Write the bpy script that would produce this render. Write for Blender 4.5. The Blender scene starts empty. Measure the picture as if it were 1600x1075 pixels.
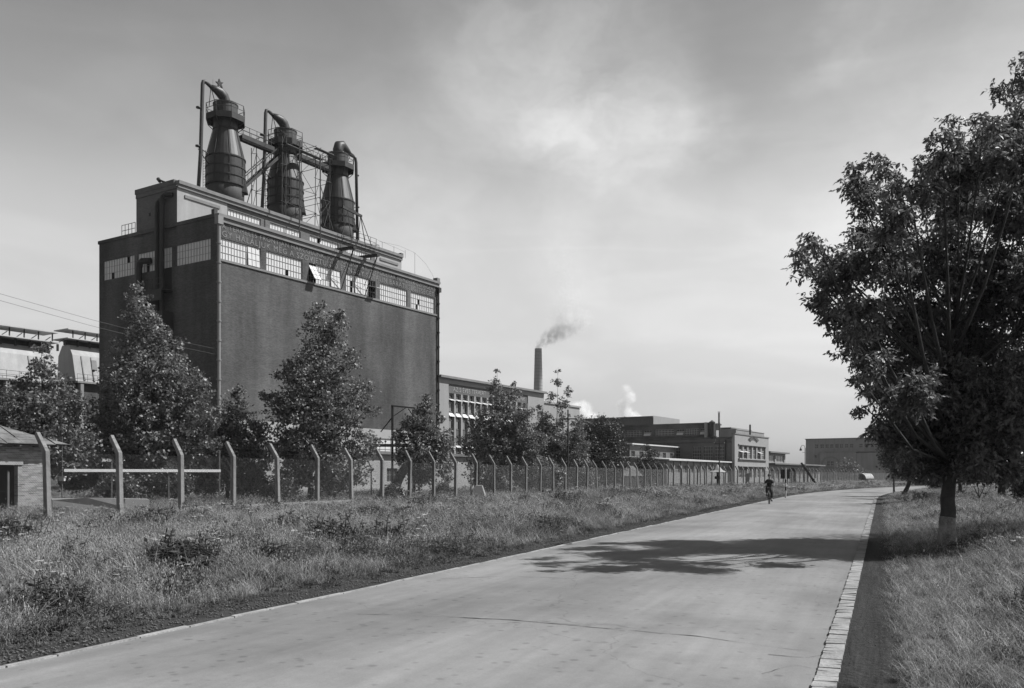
import bpy, math, random
import numpy as np
from mathutils import Vector, Matrix
R = math.radians
scene = bpy.context.scene
col = scene.collection
FPX, HOR, CH = 1360.0, 743.0, 1.7     # focal length in photo pixels, horizon row, eye height

# ------------------------------------------------------------------ camera
cd = bpy.data.cameras.new('camera')
cam = bpy.data.objects.new('camera', cd); col.objects.link(cam)
cam.location = (0, 0, CH); cam.rotation_euler = (R(90), 0, 0)
cd.sensor_width = 36; cd.lens = 36 * FPX / 1600; cd.shift_y = (HOR - 537.5) / 1600
cd.clip_start = 0.1; cd.clip_end = 9000
scene.camera = cam

# ------------------------------------------------------------------ light
SUN_EL, SUN_AZ = 50.0, 6.0            # azimuth measured from +X towards +Y
world = bpy.data.worlds.new('World'); scene.world = world; world.use_nodes = True
SKY_STRENGTH, SUN_STRENGTH, EXPOSURE = 0.10, 4.9, 0.55
scene.view_settings.view_transform = 'Standard'; scene.view_settings.look = 'None'
scene.view_settings.gamma = 1; scene.view_settings.exposure = EXPOSURE
scene.view_settings.use_curve_mapping = False
sd = bpy.data.lights.new('sun', 'SUN'); sd.energy = SUN_STRENGTH; sd.angle = R(0.5); sd.color = (1, 1, 1)
sun = bpy.data.objects.new('sun', sd); col.objects.link(sun)
_d = Vector((math.cos(R(SUN_EL)) * math.cos(R(SUN_AZ)), math.cos(R(SUN_EL)) * math.sin(R(SUN_AZ)), math.sin(R(SUN_EL))))
sun.rotation_euler = _d.to_track_quat('Z', 'Y').to_euler()
sun.location = (60, 5, 70)

def N(nt, t, **kw):
    n = nt.nodes.new(t)
    for k, v in kw.items():
        if k.startswith('i_'):
            n.inputs[int(k[2:]) if k[2:].isdigit() else k[2:].replace('_', ' ')].default_value = v
        else: setattr(n, k, v)
    return n
def L(nt, a, b): nt.links.new(a, b)
def math_(nt, op, a, b=None, c=None, clamp=False):
    n = nt.nodes.new('ShaderNodeMath'); n.operation = op; n.use_clamp = clamp
    for i, v in enumerate((a, b, c)):
        if v is None: continue
        if isinstance(v, (int, float)): n.inputs[i].default_value = v
        else: nt.links.new(v, n.inputs[i])
    return n.outputs[0]
def blobfield(nt, vec, blobs):
    """max of soft spheres; vec = socket"""
    acc = None
    for (c, r, a) in blobs:
        s = nt.nodes.new('ShaderNodeVectorMath'); s.operation = 'DISTANCE'
        nt.links.new(vec, s.inputs[0]); s.inputs[1].default_value = c
        m = nt.nodes.new('ShaderNodeMapRange'); m.interpolation_type = 'SMOOTHSTEP'
        nt.links.new(s.outputs['Value'], m.inputs[0])
        m.inputs[1].default_value = r; m.inputs[2].default_value = 0; m.inputs[3].default_value = 0; m.inputs[4].default_value = a
        acc = m.outputs[0] if acc is None else math_(nt, 'ADD', acc, m.outputs[0])
    return acc

nt = world.node_tree; nt.nodes.clear()
out = N(nt, 'ShaderNodeOutputWorld'); bg = N(nt, 'ShaderNodeBackground')
sky = N(nt, 'ShaderNodeTexSky'); sky.sky_type = 'NISHITA'; sky.sun_disc = False
sky.sun_elevation = R(SUN_EL); sky.sun_rotation = R(90 - SUN_AZ)
sky.air_density = 1.0; sky.dust_density = 2.2; sky.ozone_density = 1.0
bw = N(nt, 'ShaderNodeRGBToBW'); L(nt, sky.outputs[0], bw.inputs[0])
tc = N(nt, 'ShaderNodeTexCoord')
nz = N(nt, 'ShaderNodeTexNoise'); nz.inputs['Scale'].default_value = 5; nz.inputs['Detail'].default_value = 7; nz.inputs['Roughness'].default_value = 0.55
mp = N(nt, 'ShaderNodeMapping'); mp.inputs['Scale'].default_value = (1, 1, 1.5); L(nt, tc.outputs['Generated'], mp.inputs[0]); L(nt, mp.outputs[0], nz.inputs['Vector'])
dis = N(nt, 'ShaderNodeVectorMath', operation='MULTIPLY_ADD')
sub = N(nt, 'ShaderNodeVectorMath', operation='SUBTRACT'); L(nt, nz.outputs['Color'], sub.inputs[0]); sub.inputs[1].default_value = (.5, .5, .5)
L(nt, sub.outputs[0], dis.inputs[0]); dis.inputs[1].default_value = (.22, .22, .22); L(nt, tc.outputs['Generated'], dis.inputs[2])
def skydir(px, py):
    v = Vector(((px - 800) / FPX, 1, (HOR - py) / FPX)); v.normalize(); return tuple(v)
cl = [(skydir(px, py), r, a) for px, py, r, a in [
    (930, 40, .15, .55), (860, 130, .14, .38), (990, 140, .13, .5), (1075, 180, .09, .5), (760, 30, .09, .4), (700, 180, .2, .28), (500, 200, .25, .14), (960, 220, .10, .3),
    (900, 260, .13, .25), (1000, 290, .12, .22), (890, 340, .09, .2), (890, 430, .06, .16), (600, 330, .2, .12),
    (1190, 160, .05, .3), (1240, 110, .05, .3), (1290, 60, .055, .3), (1340, 15, .06, .3), (1140, 210, .06, .26), (1530, 120, .26, .34), (1250, 400, .25, .1),
    (80, 60, .2, .08), (300, 20, .2, .1), (150, 330, .2, .06)]]
cf = blobfield(nt, dis.outputs[0], cl)
nz2 = N(nt, 'ShaderNodeTexNoise'); nz2.inputs['Scale'].default_value = 7; nz2.inputs['Detail'].default_value = 9; nz2.inputs['Roughness'].default_value = .6
L(nt, dis.outputs[0], nz2.inputs['Vector'])
mod = math_(nt, 'MULTIPLY_ADD', nz2.outputs[0], 2.4, -.3)
cf = math_(nt, 'MULTIPLY', cf, mod)
cirrus = N(nt, 'ShaderNodeTexNoise'); cirrus.inputs['Scale'].default_value = 3; cirrus.inputs['Detail'].default_value = 6; cirrus.inputs['Distortion'].default_value = 1.2
mp2 = N(nt, 'ShaderNodeMapping'); mp2.inputs['Scale'].default_value = (1, 1, 4.5); mp2.inputs['Rotation'].default_value = (0, R(14), 0)
L(nt, tc.outputs['Generated'], mp2.inputs[0]); L(nt, mp2.outputs[0], cirrus.inputs['Vector'])
ci = math_(nt, 'MULTIPLY', math_(nt, 'SUBTRACT', cirrus.outputs[0], .45, clamp=True), .55)
tot = math_(nt, 'ADD', cf, ci)
# the sky's own light, flattened a little by the thin high cloud that veils it
flat = math_(nt, 'POWER', bw.outputs[0], .62)
sepd = N(nt, 'ShaderNodeSeparateXYZ'); L(nt, tc.outputs['Generated'], sepd.inputs[0])
el = N(nt, 'ShaderNodeFloatCurve'); L(nt, sepd.outputs[2], el.inputs[1])
cpt = el.mapping.curves[0].points; cpt[0].location = (0, .73); cpt[1].location = (1, .18)
for a_, b_ in ((.08, .79), (.22, .97), (.34, .72), (.46, .50), (.6, .30)): cpt.new(a_, b_)
el.mapping.update()                      # pale haze low in the sky, darker overhead
elv = math_(nt, 'MULTIPLY', el.outputs[0], 2.2)
val = math_(nt, 'MULTIPLY', math_(nt, 'MULTIPLY', flat, elv), math_(nt, 'MULTIPLY_ADD', tot, .75, 1.0))
L(nt, val, bg.inputs[0]); bg.inputs[1].default_value = SKY_STRENGTH
L(nt, bg.outputs[0], out.inputs[0])

# ------------------------------------------------------------------ helpers
def W(px, py, Y): return ((px - 800) / FPX * Y, Y, CH + (HOR - py) / FPX * Y)
TH = math.atan2(.847, .532)
U = Vector((math.cos(TH), math.sin(TH))); V = Vector((-math.sin(TH), math.cos(TH)))
class Frame:
    def __init__(s, px, Y): s.o = Vector(((px - 800) / FPX * Y, Y))
    def front(s, px, py, d):     # pixel -> (u, z) on the plane at depth d
        k = (px - 800) / FPX; Y = (d + s.o.dot(V)) / (k * V.x + V.y)
        return ((Vector((k * Y, Y)) - s.o).dot(U), CH + (HOR - py) / FPX * Y)
    def side(s, px, py, u):      # pixel -> (d, z) on the plane at u
        k = (px - 800) / FPX; Y = (u + s.o.dot(U)) / (k * U.x + U.y)
        return ((Vector((k * Y, Y)) - s.o).dot(V), CH + (HOR - py) / FPX * Y)
    def w(s, u, d, z=0): p = s.o + U * u + V * d; return (p.x, p.y, z)
A = Frame(340, 85)       # corner of the tall building
E = Frame(1148, 150)     # corner of the pale gate building

class MB:
    def __init__(s): s.v = []; s.f = []; s.m = []
    def add(s, vs, fs, m=0):
        b = len(s.v); s.v += [tuple(v) for v in vs]; s.f += [tuple(i + b for i in f) for f in fs]; s.m += [m] * len(fs); return s
    def box(s, x0, x1, y0, y1, z0, z1, m=0):
        return s.add([(x0,y0,z0),(x1,y0,z0),(x1,y1,z0),(x0,y1,z0),(x0,y0,z1),(x1,y0,z1),(x1,y1,z1),(x0,y1,z1)],
                     [(0,3,2,1),(4,5,6,7),(0,1,5,4),(1,2,6,5),(2,3,7,6),(3,0,4,7)], m)
    def tube(s, pts, rad, n=6, m=0, caps=True):
        pts = [Vector(p) for p in pts]
        if not hasattr(rad, '__len__'): rad = [rad] * len(pts)
        rings = []; ref = None
        for i, p in enumerate(pts):
            t = (pts[min(i+1, len(pts)-1)] - pts[max(i-1, 0)])
            if t.length < 1e-9: t = Vector((0, 0, 1))
            t.normalize()
            if ref is None: ref = t.orthogonal().normalized()
            ref = (ref - t * ref.dot(t))
            ref = ref.normalized() if ref.length > 1e-6 else t.orthogonal().normalized()
            b = t.cross(ref)
            rings.append([p + (ref * math.cos(2*math.pi*k/n) + b * math.sin(2*math.pi*k/n)) * rad[i] for k in range(n)])
        vs = [v for r in rings for v in r]; fs = []
        for i in range(len(pts) - 1):
            for k in range(n):
                a = i*n + k; c = i*n + (k+1) % n
                fs.append((a, c, c + n, a + n))
        if caps: fs.append(tuple(range(n-1, -1, -1))); fs.append(tuple(range((len(pts)-1)*n, len(pts)*n)))
        return s.add(vs, fs, m)
    def bar(s, p, q, r=.03, n=4, m=0): return s.tube([p, q], r, n, m)
    def beam(s, p, q, w, h, m=0):
        p = Vector(p); q = Vector(q); t = (q-p).normalized(); up = Vector((0,0,1))
        if abs(t.z) > .95: up = Vector((0,1,0))
        a = t.cross(up).normalized() * w/2; b = a.cross(t).normalized() * h/2
        vs = [p-a-b, p+a-b, p+a+b, p-a+b, q-a-b, q+a-b, q+a+b, q-a+b]
        return s.add(vs, [(0,3,2,1),(4,5,6,7),(0,1,5,4),(1,2,6,5),(2,3,7,6),(3,0,4,7)], m)
    def lathe(s, prof, n=24, c=(0,0,0), m=0, a0=0):
        vs = []; fs = []
        for (r, z) in prof:
            for k in range(n):
                a = 2*math.pi*k/n + a0; vs.append((c[0]+r*math.cos(a), c[1]+r*math.sin(a), c[2]+z))
        for i in range(len(prof)-1):
            for k in range(n):
                a = i*n+k; b = i*n+(k+1) % n; fs.append((a, b, b+n, a+n))
        if prof[0][0] > 1e-4: fs.append(tuple(range(n-1, -1, -1)))
        if prof[-1][0] > 1e-4: fs.append(tuple(range((len(prof)-1)*n, len(prof)*n)))
        return s.add(vs, fs, m)
    def prism(s, poly, fa, fb, m=0):    # poly list of 2D; fa, fb map 2D -> 3D for both ends
        n = len(poly); vs = [fa(*p) for p in poly] + [fb(*p) for p in poly]
        fs = [tuple(range(n-1, -1, -1)), tuple(range(n, 2*n))] + [(i, (i+1) % n, (i+1) % n + n, i+n) for i in range(n)]
        return s.add(vs, fs, m)
    def facade(s, x0, x1, z0, z1, holes, f, t=.3, m=0):
        """wall face in plane y=0 (mapped by f(x,y,z)) with real openings t deep"""
        xs = sorted({x0, x1, *[h[0] for h in holes], *[h[1] for h in holes]}); zs = sorted({z0, z1, *[h[2] for h in holes], *[h[3] for h in holes]})
        for i in range(len(xs)-1):
            for j in range(len(zs)-1):
                cx = (xs[i]+xs[i+1])/2; cz = (zs[j]+zs[j+1])/2
                if any(h[0] < cx < h[1] and h[2] < cz < h[3] for h in holes): continue
                s.add([f(xs[i],0,zs[j]), f(xs[i+1],0,zs[j]), f(xs[i+1],0,zs[j+1]), f(xs[i],0,zs[j+1])], [(0,1,2,3)], m)
        for a, b, c, d in [h[:4] for h in holes]:
            s.add([f(a,0,c),f(b,0,c),f(b,0,d),f(a,0,d),f(a,t,c),f(b,t,c),f(b,t,d),f(a,t,d)], [(0,1,5,4),(1,2,6,5),(2,3,7,6),(3,0,4,7)], m)
        return s
    def build(s, name, mats, parent=None, smooth=False):
        me = bpy.data.meshes.new(name); me.from_pydata(s.v, [], s.f)
        if not isinstance(mats, (list, tuple)): mats = [mats]
        for m in mats: me.materials.append(m)
        if len(mats) > 1: me.polygons.foreach_set('material_index', s.m)
        if smooth: me.polygons.foreach_set('use_smooth', [True]*len(s.f))
        me.update()
        o = bpy.data.objects.new(name, me); col.objects.link(o)
        if parent is not None: o.parent = parent
        return o
def tag(o, label=None, cat=None, group=None, kind=None):
    if label: o['label'] = label
    if cat: o['category'] = cat
    if group: o['group'] = group
    if kind: o['kind'] = kind
    return o
def thing(name, label, cat, loc=(0,0,0), rz=0, group=None):
    o = bpy.data.objects.new(name, None); col.objects.link(o); o.location = loc; o.rotation_euler = (0,0,rz)
    o.empty_display_size = .2
    return tag(o, label, cat, group)
def struct(name, mb, m, smooth=False):
    return tag(mb.build(name, m, smooth=smooth), kind='structure')
def fr(u0, d0=0):    # identity map for a front facade; wall plane at d0
    return lambda x, y, z: (x, d0 + y, z)
def sd_(u0):         # side facade: x runs along depth
    return lambda x, y, z: (u0 + y, x, z)
def fast_mesh(name, verts, faces_tri, mat, parent=None, uv=None):
    me = bpy.data.meshes.new(name); nv = len(verts); nf = len(faces_tri); k = faces_tri.shape[1]
    me.vertices.add(nv); me.vertices.foreach_set('co', verts.astype(np.float32).ravel())
    me.loops.add(nf*k); me.loops.foreach_set('vertex_index', faces_tri.astype(np.int32).ravel())
    me.polygons.add(nf); me.polygons.foreach_set('loop_start', np.arange(0, nf*k, k, dtype=np.int32))
    try: me.polygons.foreach_set('loop_total', np.full(nf, k, dtype=np.int32))
    except Exception: pass
    me.materials.append(mat); me.update(calc_edges=True)
    o = bpy.data.objects.new(name, me); col.objects.link(o)
    if parent is not None: o.parent = parent
    return o

# ------------------------------------------------------------------ materials (all neutral: the place is seen in black and white)
def newmat(name):
    m = bpy.data.materials.new(name); m.use_nodes = True; nt = m.node_tree
    b = nt.nodes['Principled BSDF']; return m, nt, b
def grey(nt, b, val, rough=.8):
    c = nt.nodes.new('ShaderNodeCombineColor')
    for i in range(3): nt.links.new(val, c.inputs[i])
    nt.links.new(c.outputs[0], b.inputs['Base Color']); b.inputs['Roughness'].default_value = rough
def coords(nt, world=False, scale=(1,1,1), rot=(0,0,0)):
    if world: s = nt.nodes.new('ShaderNodeNewGeometry').outputs['Position']
    else: s = nt.nodes.new('ShaderNodeTexCoord').outputs['Object']
    m = nt.nodes.new('ShaderNodeMapping'); m.inputs['Scale'].default_value = scale; m.inputs['Rotation'].default_value = rot
    nt.links.new(s, m.inputs[0]); return m.outputs[0]
def noise(nt, vec, scale, detail=5, rough=.55, dist=0):
    n = nt.nodes.new('ShaderNodeTexNoise'); n.inputs['Scale'].default_value = scale; n.inputs['Detail'].default_value = detail
    n.inputs['Roughness'].default_value = rough; n.inputs['Distortion'].default_value = dist
    nt.links.new(vec, n.inputs['Vector']); return n.outputs[0]
def rng(nt, v, a, b, c, d):
    m = nt.nodes.new('ShaderNodeMapRange'); nt.links.new(v, m.inputs[0])
    for i, x in enumerate((a, b, c, d)): m.inputs[i+1].default_value = x
    return m.outputs[0]
def bump(nt, b, h, strength=.3, dist=.02):
    n = nt.nodes.new('ShaderNodeBump'); n.inputs['Strength'].default_value = strength; n.inputs['Distance'].default_value = dist
    nt.links.new(h, n.inputs['Height']); nt.links.new(n.outputs[0], b.inputs['Normal'])
def plain(name, base, var=.25, scale=2, rough=.8, metal=0, streak=0, bmp=.2, spec=.4, world=False):
    m, nt, b = newmat(name)
    v = coords(nt, world); n1 = noise(nt, v, scale); n2 = noise(nt, v, scale*9, 4)
    val = rng(nt, math_(nt, 'ADD', math_(nt, 'MULTIPLY', n1, .65), math_(nt, 'MULTIPLY', n2, .35)), .3, .7, base*(1-var), base*(1+var))
    if streak:
        s = noise(nt, coords(nt, world, (1.3, 1.3, .07)), 1.0, 6, .6)
        val = math_(nt, 'MULTIPLY', val, rng(nt, s, .3, .7, 1-streak, 1+streak))
    grey(nt, b, val, rough); b.inputs['Metallic'].default_value = metal; b.inputs['Specular IOR Level'].default_value = spec
    if bmp: bump(nt, b, n2, bmp)
    return m
def brickmat(name, base, mortar, var=.15, bh=.075, bw_=.25, streak=.12, contrast=1.0):
    m, nt, b = newmat(name); tcn = nt.nodes.new('ShaderNodeTexCoord'); sp = nt.nodes.new('ShaderNodeSeparateXYZ'); L(nt, tcn.outputs['Object'], sp.inputs[0])
    cx = nt.nodes.new('ShaderNodeCombineXYZ'); L(nt, math_(nt, 'ADD', sp.outputs[0], sp.outputs[1]), cx.inputs[0]); L(nt, sp.outputs[2], cx.inputs[1])
    br = nt.nodes.new('ShaderNodeTexBrick'); L(nt, cx.outputs[0], br.inputs['Vector']); br.inputs['Scale'].default_value = 1
    br.inputs['Brick Width'].default_value = bw_; br.inputs['Row Height'].default_value = bh; br.inputs['Mortar Size'].default_value = .009
    a, c = base*(1-var*contrast), base*(1+var*contrast)
    br.inputs['Color1'].default_value = (a,a,a,1); br.inputs['Color2'].default_value = (c,c,c,1); br.inputs['Mortar'].default_value = (mortar,)*3+(1,)
    bwn = nt.nodes.new('ShaderNodeRGBToBW'); L(nt, br.outputs[0], bwn.inputs[0])
    v = coords(nt); n1 = noise(nt, v, .12, 6, .6); s = noise(nt, coords(nt, False, (.28,.28,.045)), 1.0, 7, .62)
    val = math_(nt, 'MULTIPLY', bwn.outputs[0], rng(nt, n1, .3, .7, 1-var, 1+var))
    val = math_(nt, 'MULTIPLY', val, rng(nt, s, .35, .7, 1-streak, 1+streak*1.6))
    val = math_(nt, 'MULTIPLY', val, rng(nt, noise(nt, coords(nt, False, (1, 1, 2.2)), 1.6, 8, .7), .3, .7, .88, 1.12))
    val = math_(nt, 'MULTIPLY', val, rng(nt, noise(nt, coords(nt, False, (.1, .1, 2.6)), 1, 5, .7), .3, .7, .93, 1.07))
    grey(nt, b, val, .9); bump(nt, b, bwn.outputs[0], .25, .01); b.inputs['Specular IOR Level'].default_value = .2
    return m
def leafmat(name, base, var=.4, rough=.45, spec=.5, trans=.25):
    m, nt, b = newmat(name); g = nt.nodes.new('ShaderNodeNewGeometry')
    ri = g.outputs['Random Per Island']; n1 = noise(nt, coords(nt), .8, 3)
    val = math_(nt, 'MULTIPLY', rng(nt, ri, 0, 1, base*(1-var), base*(1+var)), rng(nt, n1, .3, .7, .8, 1.2))
    grey(nt, b, val, rough); b.inputs['Specular IOR Level'].default_value = spec
    tr = nt.nodes.new('ShaderNodeBsdfTranslucent'); mx = nt.nodes.new('ShaderNodeMixShader'); mx.inputs[0].default_value = trans
    c = nt.nodes.new('ShaderNodeCombineColor')
    v2 = math_(nt, 'MULTIPLY', val, 1.3)
    for i in range(3): L(nt, v2, c.inputs[i])
    L(nt, c.outputs[0], tr.inputs[0]); o = nt.nodes['Material Output']
    L(nt, b.outputs[0], mx.inputs[1]); L(nt, tr.outputs[0], mx.inputs[2]); L(nt, mx.outputs[0], o.inputs[0])
    return m
def bladesmat(name, base, var=.5, patch=.35, trans=.25):
    m, nt, b = newmat(name); oi = nt.nodes.new('ShaderNodeObjectInfo'); g = nt.nodes.new('ShaderNodeNewGeometry')
    p = noise(nt, coords(nt, True), .35, 5, .6)
    val = math_(nt, 'MULTIPLY', rng(nt, oi.outputs['Random'], 0, 1, base*(1-var), base*(1+var)), rng(nt, p, .32, .68, 1-patch, 1+patch))
    val = math_(nt, 'MULTIPLY', val, rng(nt, g.outputs['Random Per Island'], 0, 1, .7, 1.3))
    grey(nt, b, val, .6); b.inputs['Specular IOR Level'].default_value = .25
    tr = nt.nodes.new('ShaderNodeBsdfTranslucent'); mx = nt.nodes.new('ShaderNodeMixShader'); mx.inputs[0].default_value = trans
    c = nt.nodes.new('ShaderNodeCombineColor')
    for i in range(3): L(nt, val, c.inputs[i])
    L(nt, c.outputs[0], tr.inputs[0]); o = nt.nodes['Material Output']
    L(nt, b.outputs[0], mx.inputs[1]); L(nt, tr.outputs[0], mx.inputs[2]); L(nt, mx.outputs[0], o.inputs[0])
    return m

M = {}
M['brick'] = brickmat('dark_brick', .061, .08, .26, streak=.34)
M['brick2'] = brickmat('mid_brick', .10, .13, .15)
M['brickshed'] = brickmat('shed_brick', .20, .30, .3, .08, .26, 0.05, 1.6)
M['plaster'] = plain('pale_plaster', .27, .12, .5, .9, streak=.1)
M['plaster2'] = plain('weathered_plaster', .19, .15, .6, .9, streak=.14)
M['facade_stone'] = plain('pale_facade', .225, .08, .5, .9, streak=.06)
M['concrete'] = plain('post_concrete', .155, .4, 3, .9, bmp=.5, streak=.15)
_n = M['concrete'].node_tree; _c = [x for x in _n.nodes if x.type == 'COMBINE_COLOR'][0]; _src = _c.inputs[0].links[0].from_socket; _oi = _n.nodes.new('ShaderNodeObjectInfo')
_v = math_(_n, 'MULTIPLY', _src, rng(_n, _oi.outputs['Random'], 0, 1, .78, 1.22))
for _i in range(3): _n.links.new(_v, _c.inputs[_i])
M['bunker'] = plain('bunker_concrete', .31, .12, .4, .9, streak=.12)
M['coping'] = plain('coping', .15, .2, 1.5, .8)
M['glass'] = plain('white_wired_glass', .50, .10, 1.3, .45, spec=.5, bmp=.05)
M['glassdark'] = plain('dark_glass', .05, .3, 1.3, .15, spec=.6, bmp=.05)
M['glassmid'] = plain('grey_glass', .16, .25, 1.3, .25, spec=.6, bmp=.05)
M['bars'] = plain('glazing_bars', .26, .1, 2, .7)
M['steel'] = plain('sooty_steel', .022, .4, 1.2, .7, .05, streak=.3, bmp=.1)
M['steelshell'] = plain('riveted_shell', .028, .5, .7, .5, .15, streak=.45, bmp=.1)
M['steellight'] = plain('grey_shell', .045, .3, .8, .7, .1, streak=.2)
M['pipe'] = plain('pipe_metal', .04, .3, 1.5, .5, .3, streak=.2)
M['darkvoid'] = plain('interior_dark', .02, .2, 1, .95, bmp=0)
M['roofing'] = plain('roof_felt', .12, .3, 1.0, .9)
M['metalroof'] = plain('bright_roof_sheet', .42, .12, 1, .5)
M['white'] = plain('white_paint', .42, .12, 3, .6)
M['black'] = plain('black_paint', .02, .2, 3, .6)
M['letter'] = plain('faded_letters', .17, .3, .9, .9, bmp=0)
M['letter2'] = plain('pale_letters', .26, .2, 1.5, .9, bmp=0)
M['spandrel'] = plain('slogan_band', .085, .15, .6, .9, streak=.1)
M['bark'] = plain('bark', .045, .4, 6, .95, streak=.3, bmp=.8)
M['bark2'] = plain('pale_bark', .10, .3, 6, .95, streak=.3, bmp=.6)
M['wood'] = plain('weathered_wood', .10, .3, 3, .9, bmp=.4)
M['wire'] = plain('fence_wire', .09, .2, 3, .6, .4, bmp=0)
M['leaf_poplar'] = leafmat('poplar_leaf', .14, .6, .48, .5, .28)
M['leaf_maple'] = leafmat('maple_leaf', .125, .6, .5, .4, .35)
M['leaf_dark'] = leafmat('dark_leaf', .05, .4, .5, .4, .2)
M['leaf_shrub'] = leafmat('shrub_leaf', .09, .5, .4, .5, .2)
M['grass'] = bladesmat('grass_blades', .185, .5, .35)
M['dry'] = bladesmat('dry_grass', .33, .35, .25)
M['weed'] = bladesmat('weed_leaves', .085, .45, .3)
M['flower'] = plain('flower_white', .38, .1, 5, .8, bmp=0)
M['seed'] = plain('seed_dark', .03, .2, 5, .8, bmp=0)
M['cloth'] = plain('dark_cloth', .025, .3, 8, .9, bmp=.3)
M['skin'] = plain('skin', .17, .08, 8, .6, bmp=0)
M['hair'] = plain('hair', .03, .2, 20, .7)
M['rubber'] = plain('rubber', .02, .2, 5, .8)
M['smallmetal'] = plain('bike_metal', .06, .2, 5, .35, .6)

# ------------------------------------------------------------------ ground, road
def hnoise(x, y, s, seed=0):
    return (math.sin(x*s*1.3+seed)+math.sin(y*s*1.7+seed*2.1)+math.sin((x+y)*s*.9+seed*.7)+math.sin((x-y)*s*2.3+seed*1.3))/4
cl_pts = [(-11, -10)]       # right road edge at offset, see below
def road_dir(t):            # slope dX/dY of the road at depth Y
    if t < 62: return .425
    if t < 120: return .425 + (t-62)/58*.26
    return .685 + (t-120)/100*.55
def road_mid():
    pts = []; x = .425*-30 - 4.1; y = -30
    while y < 330:
        pts.append((x, y)); x += road_dir(y)*1.5; y += 1.5
    return pts
RM = road_mid(); RMx = np.array([p[0] for p in RM]); RMy = np.array([p[1] for p in RM])
HW = 3.36
def road_off(x, y):         # signed perpendicular offset from the road's middle (right positive)
    mx = np.interp(y, RMy, RMx); s = np.interp(y, RMy, [road_dir(t) for t in RMy])
    return (x - mx) / np.sqrt(1 + s*s)
def gz(x, y):
    o = float(road_off(x, y)); a = abs(o)
    if a < HW + .95: return -.06
    e = min(1, (a - HW - .95)/2.2)
    base = -.03 + e*(.04 + .05*hnoise(x, y, .8) + .04*hnoise(x, y, 2.1, 3))
    if o > 0: base += .30*math.exp(-((o-9)/4)**2)*(1 if y < 90 else 0) - .12*math.exp(-((o-4.9)/.8)**2)
    else:
        base += .55*math.exp(-((x-6.5)**2/9+(y-53)**2/20)) + .3*math.exp(-((x-3)**2/9+(y-49)**2/16))
        base += .08*math.exp(-((a-9)/4)**2)
    return base
gx = sorted(set(list(np.arange(-60, 60, .8)) + list(np.arange(-300, 400, 25.)) + [-1500, -1000, -600, 600, 1000, 1500]))
gy = sorted(set(list(np.arange(-10, 70, .8)) + list(np.arange(70, 160, 3.)) + list(np.arange(160, 500, 25.)) + [-300, -100, -40, 700, 1100, 1500]))
mb = MB()
mb.v = [(x, y, gz(x, y) if y < 330 else 0) for y in gy for x in gx]
nx = len(gx)
mb.f = [(j*nx+i, j*nx+i+1, (j+1)*nx+i+1, (j+1)*nx+i) for j in range(len(gy)-1) for i in range(nx-1)]; mb.m = [0]*len(mb.f)
m, nt, b = newmat('soil_and_turf')
v = coords(nt, True); n1 = noise(nt, v, .5, 6, .6); n2 = noise(nt, v, 7, 6, .7)
grey(nt, b, rng(nt, math_(nt, 'ADD', math_(nt, 'MULTIPLY', n1, .5), math_(nt, 'MULTIPLY', n2, .5)), .32, .68, .05, .12), .95)
bump(nt, b, n2, .9, .05); b.inputs['Specular IOR Level'].default_value = .05; M['ground'] = m
struct('ground', mb, M['ground'], True)

def strip(name, o0, o1, z, mat, y0=-25, y1=325, jit0=0, jit1=0, step=1, seed=1, dz=0):
    rnd = random.Random(seed); mb = MB(); k = 0
    ys = np.arange(y0, y1, step)
    for y in ys:
        mx = float(np.interp(y, RMy, RMx)); s = road_dir(y); n = 1/math.sqrt(1+s*s)
        for o, j in ((o0, jit0), (o1, jit1)):
            oo = o + rnd.uniform(-j, j)
            mb.v.append((mx + oo*n, y - oo*s*n, z + rnd.uniform(-dz, dz)))
        if k: mb.f.append((2*k-2, 2*k-1, 2*k+1, 2*k)); mb.m.append(0)
        k += 1
    return mb
# asphalt
m, nt, b = newmat('pale_worn_asphalt')
rz = -math.atan(.425)
va = coords(nt, True, (1, 1, 1), (0, 0, -rz))          # x across, y along the road
ms = nt.nodes.new('ShaderNodeMapping'); ms.inputs['Scale'].default_value = (1, .12, 1); L(nt, va, ms.inputs[0])
lanes = noise(nt, ms.outputs[0], .55, 4, .5); big = noise(nt, va, .16, 5, .6); fine = noise(nt, va, 60, 3, .7); mid = noise(nt, va, 5, 6, .7)
val = rng(nt, math_(nt, 'ADD', math_(nt, 'MULTIPLY', lanes, .5), math_(nt, 'MULTIPLY', big, .5)), .35, .64, .120, .232)
val = math_(nt, 'MULTIPLY', val, rng(nt, fine, .3, .7, .9, 1.1)); val = math_(nt, 'MULTIPLY', val, rng(nt, mid, .3, .7, .93, 1.07))
vo = nt.nodes.new('ShaderNodeTexVoronoi'); vo.feature = 'F1'; vo.inputs['Scale'].default_value = 4.5
L(nt, va, vo.inputs['Vector']); clus = noise(nt, va, .8, 5, .65)
spots = rng(nt, math_(nt, 'ADD', vo.outputs['Distance'], math_(nt, 'MULTIPLY', clus, -.42)), -.11, 0.0, .72, 1.0)
val = math_(nt, 'MULTIPLY', val, spots)
mt = nt.nodes.new('ShaderNodeMapping'); mt.inputs['Scale'].default_value = (5, .22, 1); L(nt, va, mt.inputs[0])
val = math_(nt, 'MULTIPLY', val, rng(nt, noise(nt, mt.outputs[0], 1, 5, .6), .3, .7, .90, 1.08))
val = math_(nt, 'MULTIPLY', val, rng(nt, noise(nt, va, .45, 6, .6), .36, .52, .82, 1.0))
vc = nt.nodes.new('ShaderNodeTexVoronoi'); vc.feature = 'DISTANCE_TO_EDGE'; vc.inputs['Scale'].default_value = .16
wv = nt.nodes.new('ShaderNodeVectorMath'); wv.operation = 'MULTIPLY_ADD'
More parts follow.
